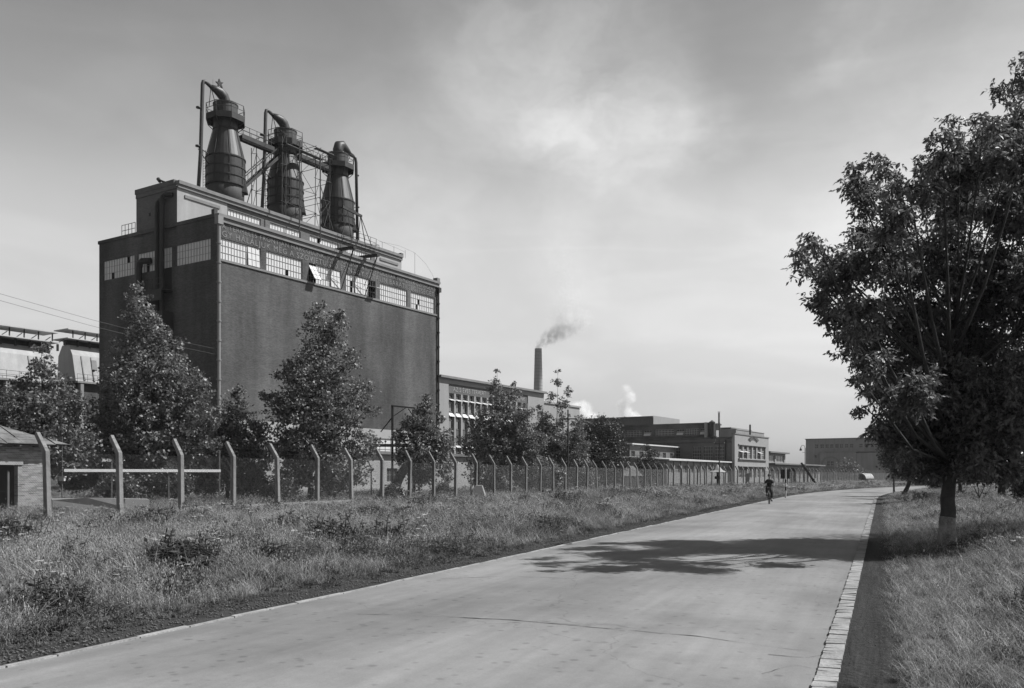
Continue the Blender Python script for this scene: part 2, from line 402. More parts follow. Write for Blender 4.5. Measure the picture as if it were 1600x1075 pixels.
nn = nt.nodes.new('ShaderNodeTexNoise'); nn.inputs['Scale'].default_value = 1.3; nn.inputs['Detail'].default_value = 6; L(nt, va, nn.inputs['Vector'])
L(nt, nn.outputs['Color'], wv.inputs[0]); wv.inputs[1].default_value = (.9, .9, 0); L(nt, va, wv.inputs[2]); L(nt, wv.outputs[0], vc.inputs['Vector'])
lip = nt.nodes.new('ShaderNodeSeparateXYZ'); L(nt, va, lip.inputs[0])
crk = rng(nt, math_(nt, 'ADD', vc.outputs['Distance'], math_(nt, 'MULTIPLY', math_(nt, 'SUBTRACT', big, .5, clamp=True), .02)), 0.0, .0018, .72, 1.0)
val = math_(nt, 'MULTIPLY', val, crk)
grey(nt, b, val, .75); bump(nt, b, fine, .35, .006); b.inputs['Specular IOR Level'].default_value = .25; M['asphalt'] = m
mbr = MB(); offs = [-HW, -2.2, -1, 0, 1, 2.2, HW - .03]; k = 0; rnd = random.Random(4)
for y in np.arange(-25, 325, .5):
    mx = float(np.interp(y, RMy, RMx)); s = road_dir(y); n = 1/math.sqrt(1+s*s)
    for o in offs:
        oo = o + (rnd.uniform(-.02, .02) if abs(o) > 3 else 0)
        mbr.v.append((mx + oo*n, y - oo*s*n, .03*(1-(o/HW)**2)))
    if k:
        for i in range(6): q = (k-1)*7+i; mbr.f.append((q, q+1, q+8, q+7)); mbr.m.append(0)
    k += 1
struct('road', mbr, M['asphalt'], True)
M['kerbstone'] = plain('kerb_stone', .245, .4, 3.0, .9, bmp=.6, spec=.1, world=True)
def kerb(name, o0, o1, z0, lmin, lmax, y1, seed, dz, gap, jl=.01):
    rnd = random.Random(seed); mb = MB(); y = -12.
    while y < y1:
        ln = rnd.uniform(lmin, lmax) * (1 if y < 60 else 4)
        mx = float(np.interp(y, RMy, RMx)); s = road_dir(y); n = 1/math.sqrt(1+s*s); t = Vector((s*n, n)); q = Vector((n, -s*n))
        a = Vector((mx, y)); zt = z0 + rnd.uniform(-dz, dz); ja = rnd.uniform(-jl, jl); jb = rnd.uniform(-.004, .004); sk = rnd.uniform(-.006, .006)
        c = [a + q*(o0+ja), a + q*(o1+jb), a + q*(o1+jb+sk*.3) + t*(ln-gap), a + q*(o0+ja+sk*.3) + t*(ln-gap+sk)]
        mb.add([(p.x, p.y, -.2) for p in c] + [(p.x, p.y, zt + rnd.uniform(-.006, .006)) for p in c], [(4,5,6,7),(0,1,5,4),(1,2,6,5),(2,3,7,6),(3,0,4,7)])
        y += ln * n
    return struct(name, mb, M['kerbstone'])
kerb('kerb_right', HW - .10, HW + .08, .030, .06, .20, 300, 3, .006, .003, .006)
kerb('kerb_left', -HW - .05, -HW + .015, .012, .5, 1.1, 300, 5, .006, .02)
# dirt strips beside the kerbs
m, nt, b = newmat('dirt'); v = coords(nt, True, (1, 1, 1), (0, 0, -rz)); ms = nt.nodes.new('ShaderNodeMapping'); ms.inputs['Scale'].default_value = (6, .3, 1); L(nt, v, ms.inputs[0])
tr = noise(nt, ms.outputs[0], 1, 3); n2 = noise(nt, v, 12, 6, .7)
grey(nt, b, rng(nt, math_(nt, 'ADD', math_(nt, 'MULTIPLY', tr, .45), math_(nt, 'MULTIPLY', n2, .55)), .35, .65, .024, .055), .95); bump(nt, b, math_(nt, 'ADD', tr, n2), 1.0, .05); b.inputs['Specular IOR Level'].default_value = .05; M['dirt'] = m
struct('dirt_path', strip('dirt', HW + .07, HW + .62, .012, M['dirt'], jit1=.06, dz=.004, step=.5), M['dirt'])
m2 = plain('dark_gutter_soil', .04, .5, 3, .95, bmp=1.0, spec=.05, world=True); M['dirt2'] = m2
struct('gutter_soil', strip('dirt2', -HW - 1.15, -HW - .03, .0, m2, jit0=.15, dz=.006, step=.5, seed=8), m2)
# the long cracks of the carriageway, filled with dirt
def ground_pt(px, py): Y = FPX*CH/(py-HOR); return ((px-800)/FPX*Y, Y)
def crack(pts, w, seed):
    rnd = random.Random(seed); mb = MB(); P = [Vector(ground_pt(*p)) for p in pts]; k = 0
    for i in range(len(P)-1):
        n = max(2, int((P[i+1]-P[i]).length/.07))
        for j in range(n):
            p = P[i].lerp(P[i+1], j/n); t = (P[i+1]-P[i]).normalized(); q = Vector((-t.y, t.x))
            p = p + q*(hnoise(p.x, p.y, 3, seed)*.035 + rnd.uniform(-.008, .008)); ww = w*max(.12, .55 + 1.0*hnoise(p.x, p.y, 4, seed+3) + rnd.uniform(-.3, .3))
            o = float(road_off(p.x, p.y)); z = .03*(1-(o/HW)**2) + .004
            mb.v += [(p.x-q.x*ww, p.y-q.y*ww, z), (p.x+q.x*ww, p.y+q.y*ww, z)]
            if k: mb.f.append((2*k-2, 2*k-1, 2*k+1, 2*k)); mb.m.append(0)
            k += 1
    return mb
mb = MB()
for pts, w, sdd in [([(560,962),(660,966),(780,972),(900,982),(1000,990),(1100,998),(1200,1012),(1280,1020)], .011, 1),
                    ([(690,905),(800,903),(900,907),(1000,905)], .007, 2), ([(1190,1055),(1240,1040),(1280,1048)], .006, 4),
                    ([(1200,1025),(1262,1030),(1300,1022)], .006, 5), ([(1268,812),(1310,808)], .02, 7)]:
    c = crack(pts, w, sdd); mb.add(c.v, c.f)
struct('road_crack', mb, M['dirt2'])

# ------------------------------------------------------------------ windows
def window(parent, f, x0, x1, z0, z1, nx_, nz_, t=.14, mat='glass', bar=.02, gone=(), label=None, split=None):
    """glazing as single panes set t deep behind the wall, with bars in front; panes in `gone` are missing"""
    mb = MB(); dx = (x1-x0)/nx_; dz = (z1-z0)/nz_
    for i in range(nx_):
        for j in range(nz_):
            if (i, j) in gone: continue
            a, c = x0+i*dx, z0+j*dz
            mb.add([f(a, t, c), f(a+dx, t, c), f(a+dx, t, c+dz), f(a, t, c+dz)], [(0,1,2,3)])
    w = mb.build('window', M[mat], parent)
    if label: w['label'] = label
    fb = MB()
    def fbox(xa, xb, za, zb, y0, y1):
        vs = [f(x, y, z) for z in (za, zb) for y in (y0, y1) for x in (xa, xb)]
        fb.add(vs, [(0,1,5,4),(0,4,6,2),(1,3,7,5),(2,6,7,3),(4,5,7,6),(0,2,3,1)])
    for i in range(nx_+1):
        x = x0+i*dx; r = bar*(.5 if i not in (0, nx_) and (split is None or i not in split) else 1.0)
        xa, xb = max(x0, x-r), min(x1, x+r); fbox(xa, xb, z0, z1, t-.05, t-.004)
    for j in range(nz_+1):
        z = z0+j*dz; r = bar*(.7 if j not in (0, nz_) else 1.2)
        fbox(x0, x1, max(z0, z-r), min(z1, z+r), t-.045-.003, t-.006)
    fb.build('frame', M['bars'], w)
    return w
def tilt(parent, f, x0, x1, zt, zb, out, mat='glass', t=.1):
    """a tilting sash, hinged at the top (zt) and pushed out at the bottom"""
    mb = MB(); a = .03
    p = [f(x0, t, zt), f(x1, t, zt), f(x1, t-out, zb), f(x0, t-out, zb)]
    n = (Vector(p[1])-Vector(p[0])).cross(Vector(p[2])-Vector(p[1])).normalized()*a
    q = [tuple(Vector(v)+n) for v in p]
    mb.add(p+q, [(0,1,2,3),(7,6,5,4),(0,4,5,1),(1,5,6,2),(2,6,7,3),(3,7,4,0)])
    ob = mb.build('open_sash', M[mat], parent)
    if mat == 'glass' and abs(x1-x0) > 1 and zt-zb > 1:
        fb = MB(); P_ = [Vector(v)-n*.6 for v in p]; W_ = max(2, int((x1-x0)/.42))
        for i in range(W_+1): fb.beam(P_[0].lerp(P_[1], i/W_), P_[3].lerp(P_[2], i/W_), .03, .03)
        for j in range(4): fb.beam(P_[0].lerp(P_[3], j/3), P_[1].lerp(P_[2], j/3), .03, .03)
        for i in range(W_+1): fb.beam(P_[0].lerp(P_[1], i/W_)+n*2.2, P_[3].lerp(P_[2], i/W_)+n*2.2, .03, .03)
        for j in range(4): fb.beam(P_[0].lerp(P_[3], j/3)+n*2.2, P_[1].lerp(P_[2], j/3)+n*2.2, .03, .03)
        fb.build('frame', M['bars'], ob)
    return ob

def text_mesh(name, body, x0, x1, z0, h, f, mat, parent, depth=.03, worn=0):
    cu = bpy.data.curves.new(name, 'FONT'); cu.body = body; cu.size = 1; cu.extrude = .5; cu.space_character = 1.15; cu.resolution_u = 3
    o = bpy.data.objects.new(name, cu); col.objects.link(o); bpy.context.view_layer.update()
    me = bpy.data.meshes.new_from_object(o.evaluated_get(bpy.context.evaluated_depsgraph_get()))
    bpy.data.objects.remove(o); bpy.data.curves.remove(cu)
    vs = [v.co.copy() for v in me.vertices]; ax = min(v.x for v in vs); bx = max(v.x for v in vs); 
    for v, c in zip(me.vertices, vs):
        v.co = f(x0+(c.x-ax)/(bx-ax)*(x1-x0), -.004 - depth*(c.z+.5), z0+c.y/.73*h)
    me.materials.clear(); me.materials.append(M[mat]); me.name = name
    ob = bpy.data.objects.new(name, me); col.objects.link(ob); ob.parent = parent
    return ob

# ------------------------------------------------------------------ the tall brick building
HB = 27.0; UB = 35.6; DB = A.side(155, 400, 0)[0]
bld = thing('factory_building', 'tall windowless dark brick factory block with slogan lettering above a strip of white windows', 'building', A.w(0,0,0), TH)
fw = fr(0); sw = sd_(0)
zt, zb_ = 25.05, 22.95
fwin = []
for a, b_ in [(342.6,407.4),(415,472.5),(481.5,532.6),(539.7,587),(592.7,636.4),(641,679)]:
    fwin.append((A.front(a, 400, 0)[0]+.12, A.front(b_, 400, 0)[0], zb_, zt))
swin = []
for a, b_ in [(329,275),(268.5,215),(210,161.5)]:
    d0, d1 = A.side(a, 400, 0)[0], A.side(b_, 400, 0)[0]; swin.append((d0, d1, zb_, zt))
lowwin = [(A.front(586,690,0)[0], A.front(620,690,0)[0], 3.6, 6.2), (A.front(626,690,0)[0], A.front(650,690,0)[0], 3.6, 6.2)]
mb = MB()
mb.facade(0, UB, 7.3, HB, fwin, fr(0)); mb.facade(0, DB, 0, HB, swin + [(A.side(268.5,0,0)[0], A.side(268.5,0,0)[0]+1.6, 20.6, 22.95)], sw)
mb.add([(UB,0,0),(UB,DB,0),(UB,DB,HB),(UB,0,HB)], [(0,1,2,3)]); mb.add([(0,DB,0),(UB,DB,0),(UB,DB,HB),(0,DB,HB)], [(0,1,2,3)])
mb.build('wall', M['brick'], bld)
mb = MB(); mb.facade(0, UB, 0, 7.3, [(a, b2, 3.6, 6.2) for a, b2, _, _ in lowwin], fr(0)); g = mb.build('ground_storey', M['plaster'], bld); g['label'] = 'pale plastered ground storey'
mb = MB(); mb.box(.4, UB-.4, .4, DB-.4, 20.0, 20.2); mb.box(.4, UB-.4, 3.2, 3.4, .1, 26.4); mb.box(2.8, 3.0, 3.6, DB-.5, .1, 26.4); mb.build('inner_wall', M['darkvoid'], bld)
mb = MB(); mb.box(.05, UB-.05, .05, DB-.05, 26.5, 26.7); mb.build('roof', M['roofing'], bld)
mb = MB(); mb.box(-.12, UB+.15, -.35, .35, HB, HB+.28); mb.box(-.12, UB+.15, -.18, -.002, HB-.45, HB-.002); mb.box(UB-.5, UB+.1, -.3, .4, HB+.282, HB+.75)
mb.build('coping', M['coping'], bld)
mb = MB(); mb.box(-.1, .3, .36, DB+.1, HB, HB+.35); mb.box(-.1, .3, .36, .8, HB+.352, HB+.8)
mb.build('side_parapet', M['brick'], bld)
mb = MB(); mb.box(.3, UB-.3, -.12, -.004, zb_-.22, zb_-.004); mb.build('sill_band', M['coping'], bld)
# ragged ends of scaffold holes and repairs
for k, h in enumerate(fwin):
    n = 14 if k == 0 else 13
    gone = {2: [(0,0),(0,1),(0,2),(1,0),(1,1),(1,2),(2,0),(2,1),(2,2)], 3: [(2,0),(4,0),(2,1),(12,0),(12,1),(12,2),(11,0),(11,1),(11,2),(10,0),(10,1),(10,2)], 1: [(7,0)], 5: [(4,1),(3,0)], 0: []}.get(k, [])
    window(bld, fr(0), *h, n, 3, gone=gone, split=(3, 9))
def sash(k, a, b2, out): h = fwin[k]; w_ = h[1]-h[0]; return tilt(bld, fr(0), h[0]+w_*a, h[0]+w_*b2, zt-.05, zb_+.1, out)
sash(0, .68, .98, .12); h = fwin[2]; tilt(bld, fr(0), h[0]+.05, h[0]+(h[1]-h[0])*.22, zt-.25, zb_+.25, .95); sash(2, .68, .98, .14); sash(3, .3, .74, .1)
h = fwin[3]; mb = MB(); ww = h[1]-h[0]; mb.add([(h[0]+ww*.78,.1,24.3),(h[0]+ww,.1,24.3),(h[0]+ww*1.0,-1.1,24.0),(h[0]+ww*.78,-1.1,24.0),(h[0]+ww*.78,.1,24.35),(h[0]+ww,.1,24.35),(h[0]+ww*1.0,-1.1,24.05),(h[0]+ww*.78,-1.1,24.05)], [(0,1,2,3),(7,6,5,4),(0,4,5,1),(1,5,6,2),(2,6,7,3),(3,7,4,0)]); mb.build('open_sash', M['glass'], bld)
for k, h in enumerate(swin):
    window(bld, sw, *h, 12, 3, gone=[(4,2),(4,1),(3,1),(8,0),(8,1)] if k == 1 else ([(8,0),(2,2)] if k == 2 else []), split=(4,))
for h in lowwin:
    window(bld, fr(0), *h, 4, 2, mat='glass')
mb = MB(); h0 = A.side(268.5,0,0)[0]; mb.box(.12, .2, h0+.02, h0+1.58, 20.6, 22.9); mb.build('door', M['darkvoid'], bld)
text_mesh('lettering', 'A TERMELÉS FRONTJÁN HARCOLUNK, JOBB JÖVŐNKÉRT, A PROLETÁR NEMZETKÖZISÉGÉRT', .5, UB-.6, 25.97, .52, fw, 'letter', bld)
text_mesh('lettering', 'ÍGY HÁLÁLJUK MEG A SZOVJETUNIÓ ÉS NAGY SZTÁLIN BARÁTI SEGÍTSÉGÉT', .25, UB-.9, 25.2, .60, fw, 'letter', bld)
mb = MB(); mb.tube([(-.02,-.22,.3),(-.02,-.22,26.2)], .17, 10)
for z in np.arange(1.5, 26, 1.9): mb.tube([(-.02,-.22,z),(-.02,-.22,z+.16)], .225, 10)
mb.box(-.32, .3, -.5, .06, 26.2, 27.0); mb.build('downpipe', M['plaster2'], bld)['label'] = 'pale downpipe on the near corner'
mb = MB(); mb.tube([(UB-.1,-.2,.3),(UB-.1,-.2,26.2)], .12, 8)
for z in np.arange(1.5, 26, 1.9): mb.tube([(UB-.1,-.2,z),(UB-.1,-.2,z+.16)], .18, 8)
mb.box(UB-.3, UB+.2, -.45, .06, 25.9, 26.5); mb.build('downpipe', M['steel'], bld)
# vertical dark pier on the side wall and pipes climbing it
d1 = A.side(250, 400, 0)[0]; d2 = A.side(260.5, 400, 0)[0]
mb = MB()
mb.tube([(-.35,d1,16.6),(-.35,d1,29.2),(-.35,d1-.15,29.7),(-.35,d1-.5,29.9),(-.35,d2+.3,29.9),(-.35,d2+.1,30.0)], .24, 10)
mb.tube([(-.55,d2,13),(-.55,d2,29.7),(-.55,d2-.1,30.1),(-.5,d2-.5,30.25),(-.1,d2-1.1,30.25)], .24, 10)
mb.build('vent_pipe', M['steel'], bld)
dq = A.side(224, 400, 0)[0]; mb = MB(); mb.tube([(-.5,dq,18.5),(-.5,dq,23.3),(-.5,dq-.15,23.8),(-.5,dq-.5,24.0),(-.1,dq-1.4,24.0)], .32, 10); mb.build('vent_pipe', M['steel'], bld)
# small balcony and escape stair on the side wall
ba, bb = A.side(270, 450, 0)[0], A.side(240, 450, 0)[0]
mb = MB(); mb.box(-1.3, -.004, ba, bb, 20.4, 20.55); mb.box(-1.36, -1.3, ba, bb, 19.4, 20.4)
for y in np.linspace(ba, bb, 5): mb.bar((-1.27,y,20.55), (-1.27,y,21.65), .025)
for z in (21.1, 21.65): mb.bar((-1.27,ba,z), (-1.27,bb,z), .03)
for j in range(9):
    y = bb + .3*j; mb.box(-1.2, -.4, y, y+.28, 20.3-.28*j, 20.34-.28*j)
mb.beam((-1.22,bb,20.4),(-1.22,bb+2.7,17.9),.05,.25); mb.beam((-.38,bb,20.4),(-.38,bb+2.7,17.9),.05,.25)
mb.bar((-1.22,bb,21.5),(-1.22,bb+2.7,19.0),.03); mb.bar((-1.22,bb+2.7,17.9),(-1.22,bb+2.7,19.0),.03)
mb.box(-1.3, -.01, ba-.1, ba+1.2, 14.0, 18.3); mb.build('balcony', M['steel'], bld)
# roof railing at the rear corner
mb = MB(); ra, rb = A.side(210, 400, 0)[0], A.side(189, 400, 0)[0]
for y in np.linspace(ra, rb, 5): mb.bar((.1,y,HB+.35), (.1,y,HB+1.5), .03)
for z in (HB+.9, HB+1.5): mb.bar((.1,ra,z), (.1,rb,z), .03)
mb.build('roof_railing', M['steel'], bld)
# penthouse
dA, dB = A.side(276, 300, 0)[0], A.side(213, 300, 0)[0]; HP = 31.35
pen = thing('roof_house', 'long plastered rooftop storey on the tall factory block carrying the three steel towers', 'rooftop building', A.w(0,dA,HB-.3), TH)
PD = dB-dA; PZ = HP-HB+.3; fp = fr(0)
def pu(px): return A.front(px, 350, dA)[0]
uL, uR = pu(354.5), pu(585); uE = pu(627)
mb = MB()
ww = [(pu(a), pu(b2), 2.45, 3.75) for a, b2 in [(356.5,407.5),(422,470),(484,529),(541,580)]]
mb.facade(uL, uR, 0, PZ, ww, fr(0)); mb.add([(0,0,0),(0,PD,0),(0,PD,PZ),(0,0,PZ)], [(0,1,2,3)]); mb.add([(uE,0,0),(uE,PD,0),(uE,PD,PZ),(uE,0,PZ)], [(0,1,2,3)]); mb.add([(0,PD,0),(uE,PD,0),(uE,PD,PZ),(0,PD,PZ)], [(0,1,2,3)])
mb.build('wall', M['brick2'], pen)
for a_, b_ in ((.02, uL), (uR, uE-.02)): mb = MB(); mb.box(a_, b_, -.05, .1, 0, PZ-.4); mb.build('plaster_panel', M['plaster'], pen)
mb = MB(); mb.box(.9, uL-1, -.16, -.053, PZ-1.25, PZ-.95); mb.box(uR+1, uE-.8, -.16, -.053, PZ-1.25, PZ-.95)
mb.box(.02, uE, -.4, .3, PZ-.05, PZ+.3); mb.box(.02, uE, -.25, -.06, PZ-.4, PZ-.06); mb.build('cornice', M['coping'], pen)
mb = MB(); mb.box(-.12, .25, .3, PD+.1, PZ-.05, PZ+.45); mb.box(-.08, -.003, .02, PD, PZ-.5, PZ-.053); mb.build('side_parapet', M['brick2'], pen); mb = MB(); mb.box(uE-.4, uE+.1, -.3, .6, PZ+.302, PZ+.55); mb.build('corner_block', M['brick2'], pen)
mb = MB(); mb.box(0.26, uE, .3, PD, PZ-.3, PZ-.1); mb.box(.3, uE-.3, 1.5, 1.6, .1, PZ-.4); mb.build('roof', M['roofing'], pen)
for i, h in enumerate(ww): window(pen, fr(0), *h, 11, 2, gone=[(3,1),(8,0)] if i == 2 else [], split=(4,))
pa = pu(606); mb = MB(); mb.box(pa-.45, pa+.45, -.07, -.052, 1.35, 2.1); mb.build('hatch', M['darkvoid'], pen)
mb = MB(); mb.box(-.02, -.003, 4.2, 4.5, 2.0, 2.35); mb.build('hatch', M['darkvoid'], pen)
mb = MB(); q = A.side(245, 283, 0)[0]-dA; mb.tube([(.3,q-1.6,PZ+.3),(.3,q,PZ+1.0)], .1, 8); mb.tube([(.3,q-.1,PZ+.85),(.3,q+.2,PZ+1.15)], .2, 8); mb.build('spout', M['steel'], pen)

# ------------------------------------------------------------------ three steel towers on the roof
DT = dA + 3.35
tw_u = [A.front(352.5, 250, DT)[0], A.front(446, 250, DT)[0], A.front(528, 250, DT)[0]]
ZB = HP + .05
def railing(mb, pts, h=1.05, r=.028, closed=True):
    n = len(pts)
    for i in range(n if closed else n-1):
        p, q = Vector(pts[i]), Vector(pts[(i+1) % n])
        for z in (h, h*.5): mb.bar(p+Vector((0,0,z)), q+Vector((0,0,z)), r)
    for p in pts: mb.bar(p, Vector(p)+Vector((0,0,h)), r)
def tower(i, label):
    t = thing('dust_tower', label, 'industrial tower', A.w(tw_u[i], DT, ZB), TH, 'steel dust towers on the factory roof')
    z = lambda a: a - ZB
    mb = MB(); mb.lathe([(2.02,0),(2.02,z(34.2)),(1.9,z(34.3))], 32); mb.build('base_ring', M['steellight'], t, True)
    mb = MB()
    mb.lathe([(2.12,z(34.0)),(2.12,z(37.1)),(1.30,z(40.4)),(1.27,z(41.9)),(1.0,z(41.95))], 32)
    mb.build('shell', M['steelshell'], t, False)
    mb = MB()
    for zz, r in [(34.05,2.15),(35.0,2.15),(36.0,2.15),(37.1,2.15),(40.4,1.34),(41.9,1.34)]:
        mb.lathe([(r-.05,z(zz)-.07),(r+.05,z(zz)-.07),(r+.05,z(zz)+.07),(r-.05,z(zz)+.07)], 32)
    for k in range(8):
        a = k*math.pi/4+.3; mb.beam((2.16*math.cos(a),2.16*math.sin(a),z(34)),(2.16*math.cos(a),2.16*math.sin(a),z(37.1)),.05,.05); mb.beam((2.16*math.cos(a),2.16*math.sin(a),z(37.1)),(1.35*math.cos(a),1.35*math.sin(a),z(40.4)),.04,.04)
    mb.build('bands', M['steel'], t)
    mb = MB(); mb.lathe([(1.32,z(42.0)),(1.32,z(43.15)),(1.38,z(43.17)),(1.38,z(43.27)),(1.0,z(43.3))], 28); mb.build('drum', M['steellight'], t, False)
    mb = MB(); oc = [(2.15*math.cos(a), 2.15*math.sin(a)) for a in [math.pi/8+k*math.pi/4 for k in range(8)]]
    mb.prism(oc, lambda x, y: (x, y, z(41.75)), lambda x, y: (x, y, z(41.87)))
    for k in range(8):
        p, q = oc[k], oc[(k+1) % 8]; mb.beam((p[0],p[1],z(41.5)),(q[0],q[1],z(41.5)),.06,.6)
        mb.bar((p[0],p[1],z(41.2)), (p[0]*.62,p[1]*.62,z(40.4)), .05)
    mb.build('platform', M['steel'], t)
    mb = MB(); railing(mb, [(x, y, z(41.87)) for x, y in oc], 1.1, .035); mb.build('railing', M['steel'], t)
    # ladder
    a = math.pi*.93; mb = MB()
    for s in (-.22, .22): mb.bar((2.5*math.cos(a), 2.5*math.sin(a)+s, 0), (2.5*math.cos(a), 2.5*math.sin(a)+s, z(37.5)), .025)
    for k in range(18): mb.bar((2.5*math.cos(a), 2.5*math.sin(a)-.22, .3*k+.2), (2.5*math.cos(a), 2.5*math.sin(a)+.22, .3*k+.2), .02)
    mb.build('ladder', M['steel'], t)
    # flared outlet flap low on the shell
    mb = MB(); a = -.9
    for s in (0,):
        c, s2 = math.cos(a), math.sin(a); rt = Vector((-s2, c, 0)); o = Vector((c, s2, 0))
        P = [o*2.12+rt*-.3+Vector((0,0,z(35.0))), o*2.12+rt*.3+Vector((0,0,z(35.0))), o*2.4+rt*.6+Vector((0,0,z(33.4))), o*2.4+rt*-.6+Vector((0,0,z(33.4))),
             o*1.9+rt*-.7+Vector((0,0,z(33.4))), o*1.9+rt*.7+Vector((0,0,z(33.4)))]
        mb.add(P, [(0,1,2,3),(0,3,4),(1,5,2),(3,2,5,4)])
    mb.build('outlet_flap', M['steel'], t)
    # overhead duct
    mb = MB(); sg = 1 if i == 2 else -1
    # direction of the duct: along -u (left in view) or +u
    if i == 2:
        path = [(0,0,z(43.2)),(0,0,z(43.9)),(.2,0,z(44.5)),(.8,0,z(44.75)),(1.5,0,z(44.5)),(2.3,0,z(44.1)),(2.9,0,z(44.0))]; rad = [.62,.66,.66,.6,.42,.26,.22]
        thin = [(2.9,0,z(44.0)),(3.3,0,z(43.85)),(3.45,0,z(43.3)),(3.75,0,0)]
        mb.tube(path, rad, 16); mb.tube(thin, .2, 10)
    else:
        path = [(0,0,z(43.2)),(-.03,0,z(43.6)),(-.3,0,z(44.1)),(-.8,0,z(44.4)),(-1.35,0,z(44.5)),(-2.0,0,z(44.55))]; rad = [.56,.58,.58,.55,.42,.24]
        mb.tube(path, rad, 16)
        thin = [(-2.0,0,z(44.55)),(-2.75,0,z(44.85)),(-3.0,0,z(44.75)),(-3.1,0,z(44.4)),(-3.35,0,z(37)),(-3.75,0,0)]
        mb.tube(thin, .2, 10)
    for z3 in (6.0, 10.2): mb.tube([(thin[-1][0]*1.0+.02*(z3-5)*(1 if i<2 else -1), thin[-1][1], z3), (thin[-1][0]+.02*(z3-5)*(1 if i<2 else -1), thin[-1][1], z3+.15)], .26, 10)
    mb.bar((thin[-1][0]*.98, thin[-1][1], z(37.4)), (2.1*(1 if i == 2 else -1), 0, z(37.0)), .06); mb.bar((thin[-1][0]*.98, thin[-1][1], z(37.2)), (2.0*(1 if i == 2 else -1), .3, z(36.0)), .05)
    mb.bar((-2.0 if i<2 else 1.9, .3, z(42.5)), (-2.0 if i<2 else 2.4, 0, z(44.5) if i<2 else z(44.1)), .04); mb.bar((-1.2 if i<2 else 1.2, .3, z(43.2)), (-2.0 if i<2 else 2.4, 0, z(44.5) if i<2 else z(44.1)), .04)
    mb.build('duct', M['pipe'], t, True)
    mb = MB(); mb.bar((1.5,.8,z(42)), (1.5,.8,z(44.0)+(.8 if i==2 else 0)), .025); mb.bar((1.5,.8,z(43.6)), (.9,.5,z(43.3)), .02); mb.build('mast', M['steel'], t)
    return t
T1 = tower(0, 'leftmost of three dark steel roof towers, a star standing above its duct')
T2 = tower(1, 'middle dark steel tower on the factory roof, wrapped in scaffolding')
T3 = tower(2, 'rightmost of three dark steel roof towers, its duct bending down on the right')
# star on a small stand
st = thing('star_emblem', 'dark five-pointed star on thin legs above the duct of the leftmost roof tower', 'star', A.w(tw_u[0]-.75, DT+.1, 44.35), TH)
mb = MB(); pts = []
for k in range(10):
    a = math.pi/2 + k*math.pi/5 + .15; r = .52 if k % 2 == 0 else .22; pts.append((r*math.cos(a), r*math.sin(a)))
mb.prism(pts, lambda x, y: (x*.9, -.08-x*.2, 1.05+y), lambda x, y: (x*.9, .08-x*.2, 1.05+y)); mb.build('star', M['steel'], st)
mb = MB(); mb.bar((-.25,0,-.2), (-.2,0,.75), .045); mb.bar((.25,0,-.2), (.2,0,.75), .045); mb.bar((-.9,0,-.1), (-.9,0,1.2), .015); mb.build('legs', M['steel'], st)
# catwalks between the towers
def catwalk(u0, u1, z0, label):
    t = thing('catwalk', label, 'walkway', A.w(u0, DT, z0), TH, 'walkways between the roof towers')
    Lw = u1-u0; mb = MB(); mb.box(0, Lw, -.5, .5, 0, .12); mb.box(0, Lw, -.54, -.502, -.25, .25); mb.box(0, Lw, .502, .54, -.25, .25); mb.tube([(0,-.3,-.3),(Lw,-.3,-.3)], .2, 8); mb.build('deck', M['steel'], t)
    mb = MB()
    for y in (-.5, .5):
        for x in np.linspace(0, Lw, 6): mb.bar((x,y,.1), (x,y,1.2), .03)
        for z in (.65, 1.2): mb.bar((0,y,z), (Lw,y,z), .03)
    mb.build('railing', M['steel'], t); return t
catwalk(tw_u[0]+1.9, tw_u[1]-1.6, 40.35, 'thin railed catwalk joining the leftmost and middle roof towers')
catwalk(tw_u[1]+1.9, tw_u[2]-1.6, 40.9, 'thin railed catwalk joining the middle and rightmost roof towers')
# steel stair rising from tower one to tower two
stt = thing('steel_stair', 'steep dark steel stair climbing from the left roof tower up to the middle tower', 'stairs', A.w(tw_u[0]+2.2, DT-.3, 34.6), TH)
mb = MB(); LX = tw_u[1]-tw_u[0]-3.6; HZ = 5.2
for y in (-.4, .4): mb.beam((0,y,0), (LX,y,HZ), .07, .32)
mb.build('stringer', M['steel'], stt)
mb = MB()
for k in range(20): x = LX*k/20; z = HZ*k/20; mb.box(x, x+.26, -.38, .38, z, z+.05)
mb.build('treads', M['steel'], stt)
mb = MB()
for y in (-.4, .4):
    mb.beam((0,y,1.2), (LX,y,HZ+1.2), .06, .1)
    for k in range(6): x = LX*k/5; z = HZ*k/5; mb.bar((x,y,z), (x,y,z+1.2), .03)
mb.build('railing', M['steel'], stt)
# scaffold round the middle tower
sc = thing('scaffold', 'irregular pole scaffolding and braces around the middle roof tower', 'scaffolding', A.w(tw_u[1], DT, ZB), TH)
rnd = random.Random(12); mb = MB(); xs_ = [-2.9, -2.3, 0.2, 2.5, 3.3, 5.0]; zs_ = [0, 2.2, 4.4, 6.6, 8.9, 10.4]
for x in xs_:
    for y in (-2.5, 2.5):
        top = 10.4 if (abs(x) < 4) else 11.0
        mb.bar((x+rnd.uniform(-.1,.1), y, -.1), (x+rnd.uniform(-.15,.15), y, top*rnd.uniform(.85,1)), .045)
mb.build('uprights', M['steel'], sc)
mb = MB()
for i in range(len(xs_)-1):
    for j in range(len(zs_)-1):
        for y in (-2.5, 2.5):
            if rnd.random() < .85:
                a, b2 = ((xs_[i], y, zs_[j]), (xs_[i+1], y, zs_[j+1])) if rnd.random() < .5 else ((xs_[i+1], y, zs_[j]), (xs_[i], y, zs_[j+1])); mb.bar(a, b2, .028)
            if rnd.random() < .75: mb.bar((xs_[i]-.2, y, zs_[j+1]+rnd.uniform(-.2,.2)), (xs_[i+1]+.2, y, zs_[j+1]+rnd.uniform(-.2,.2)), .035)
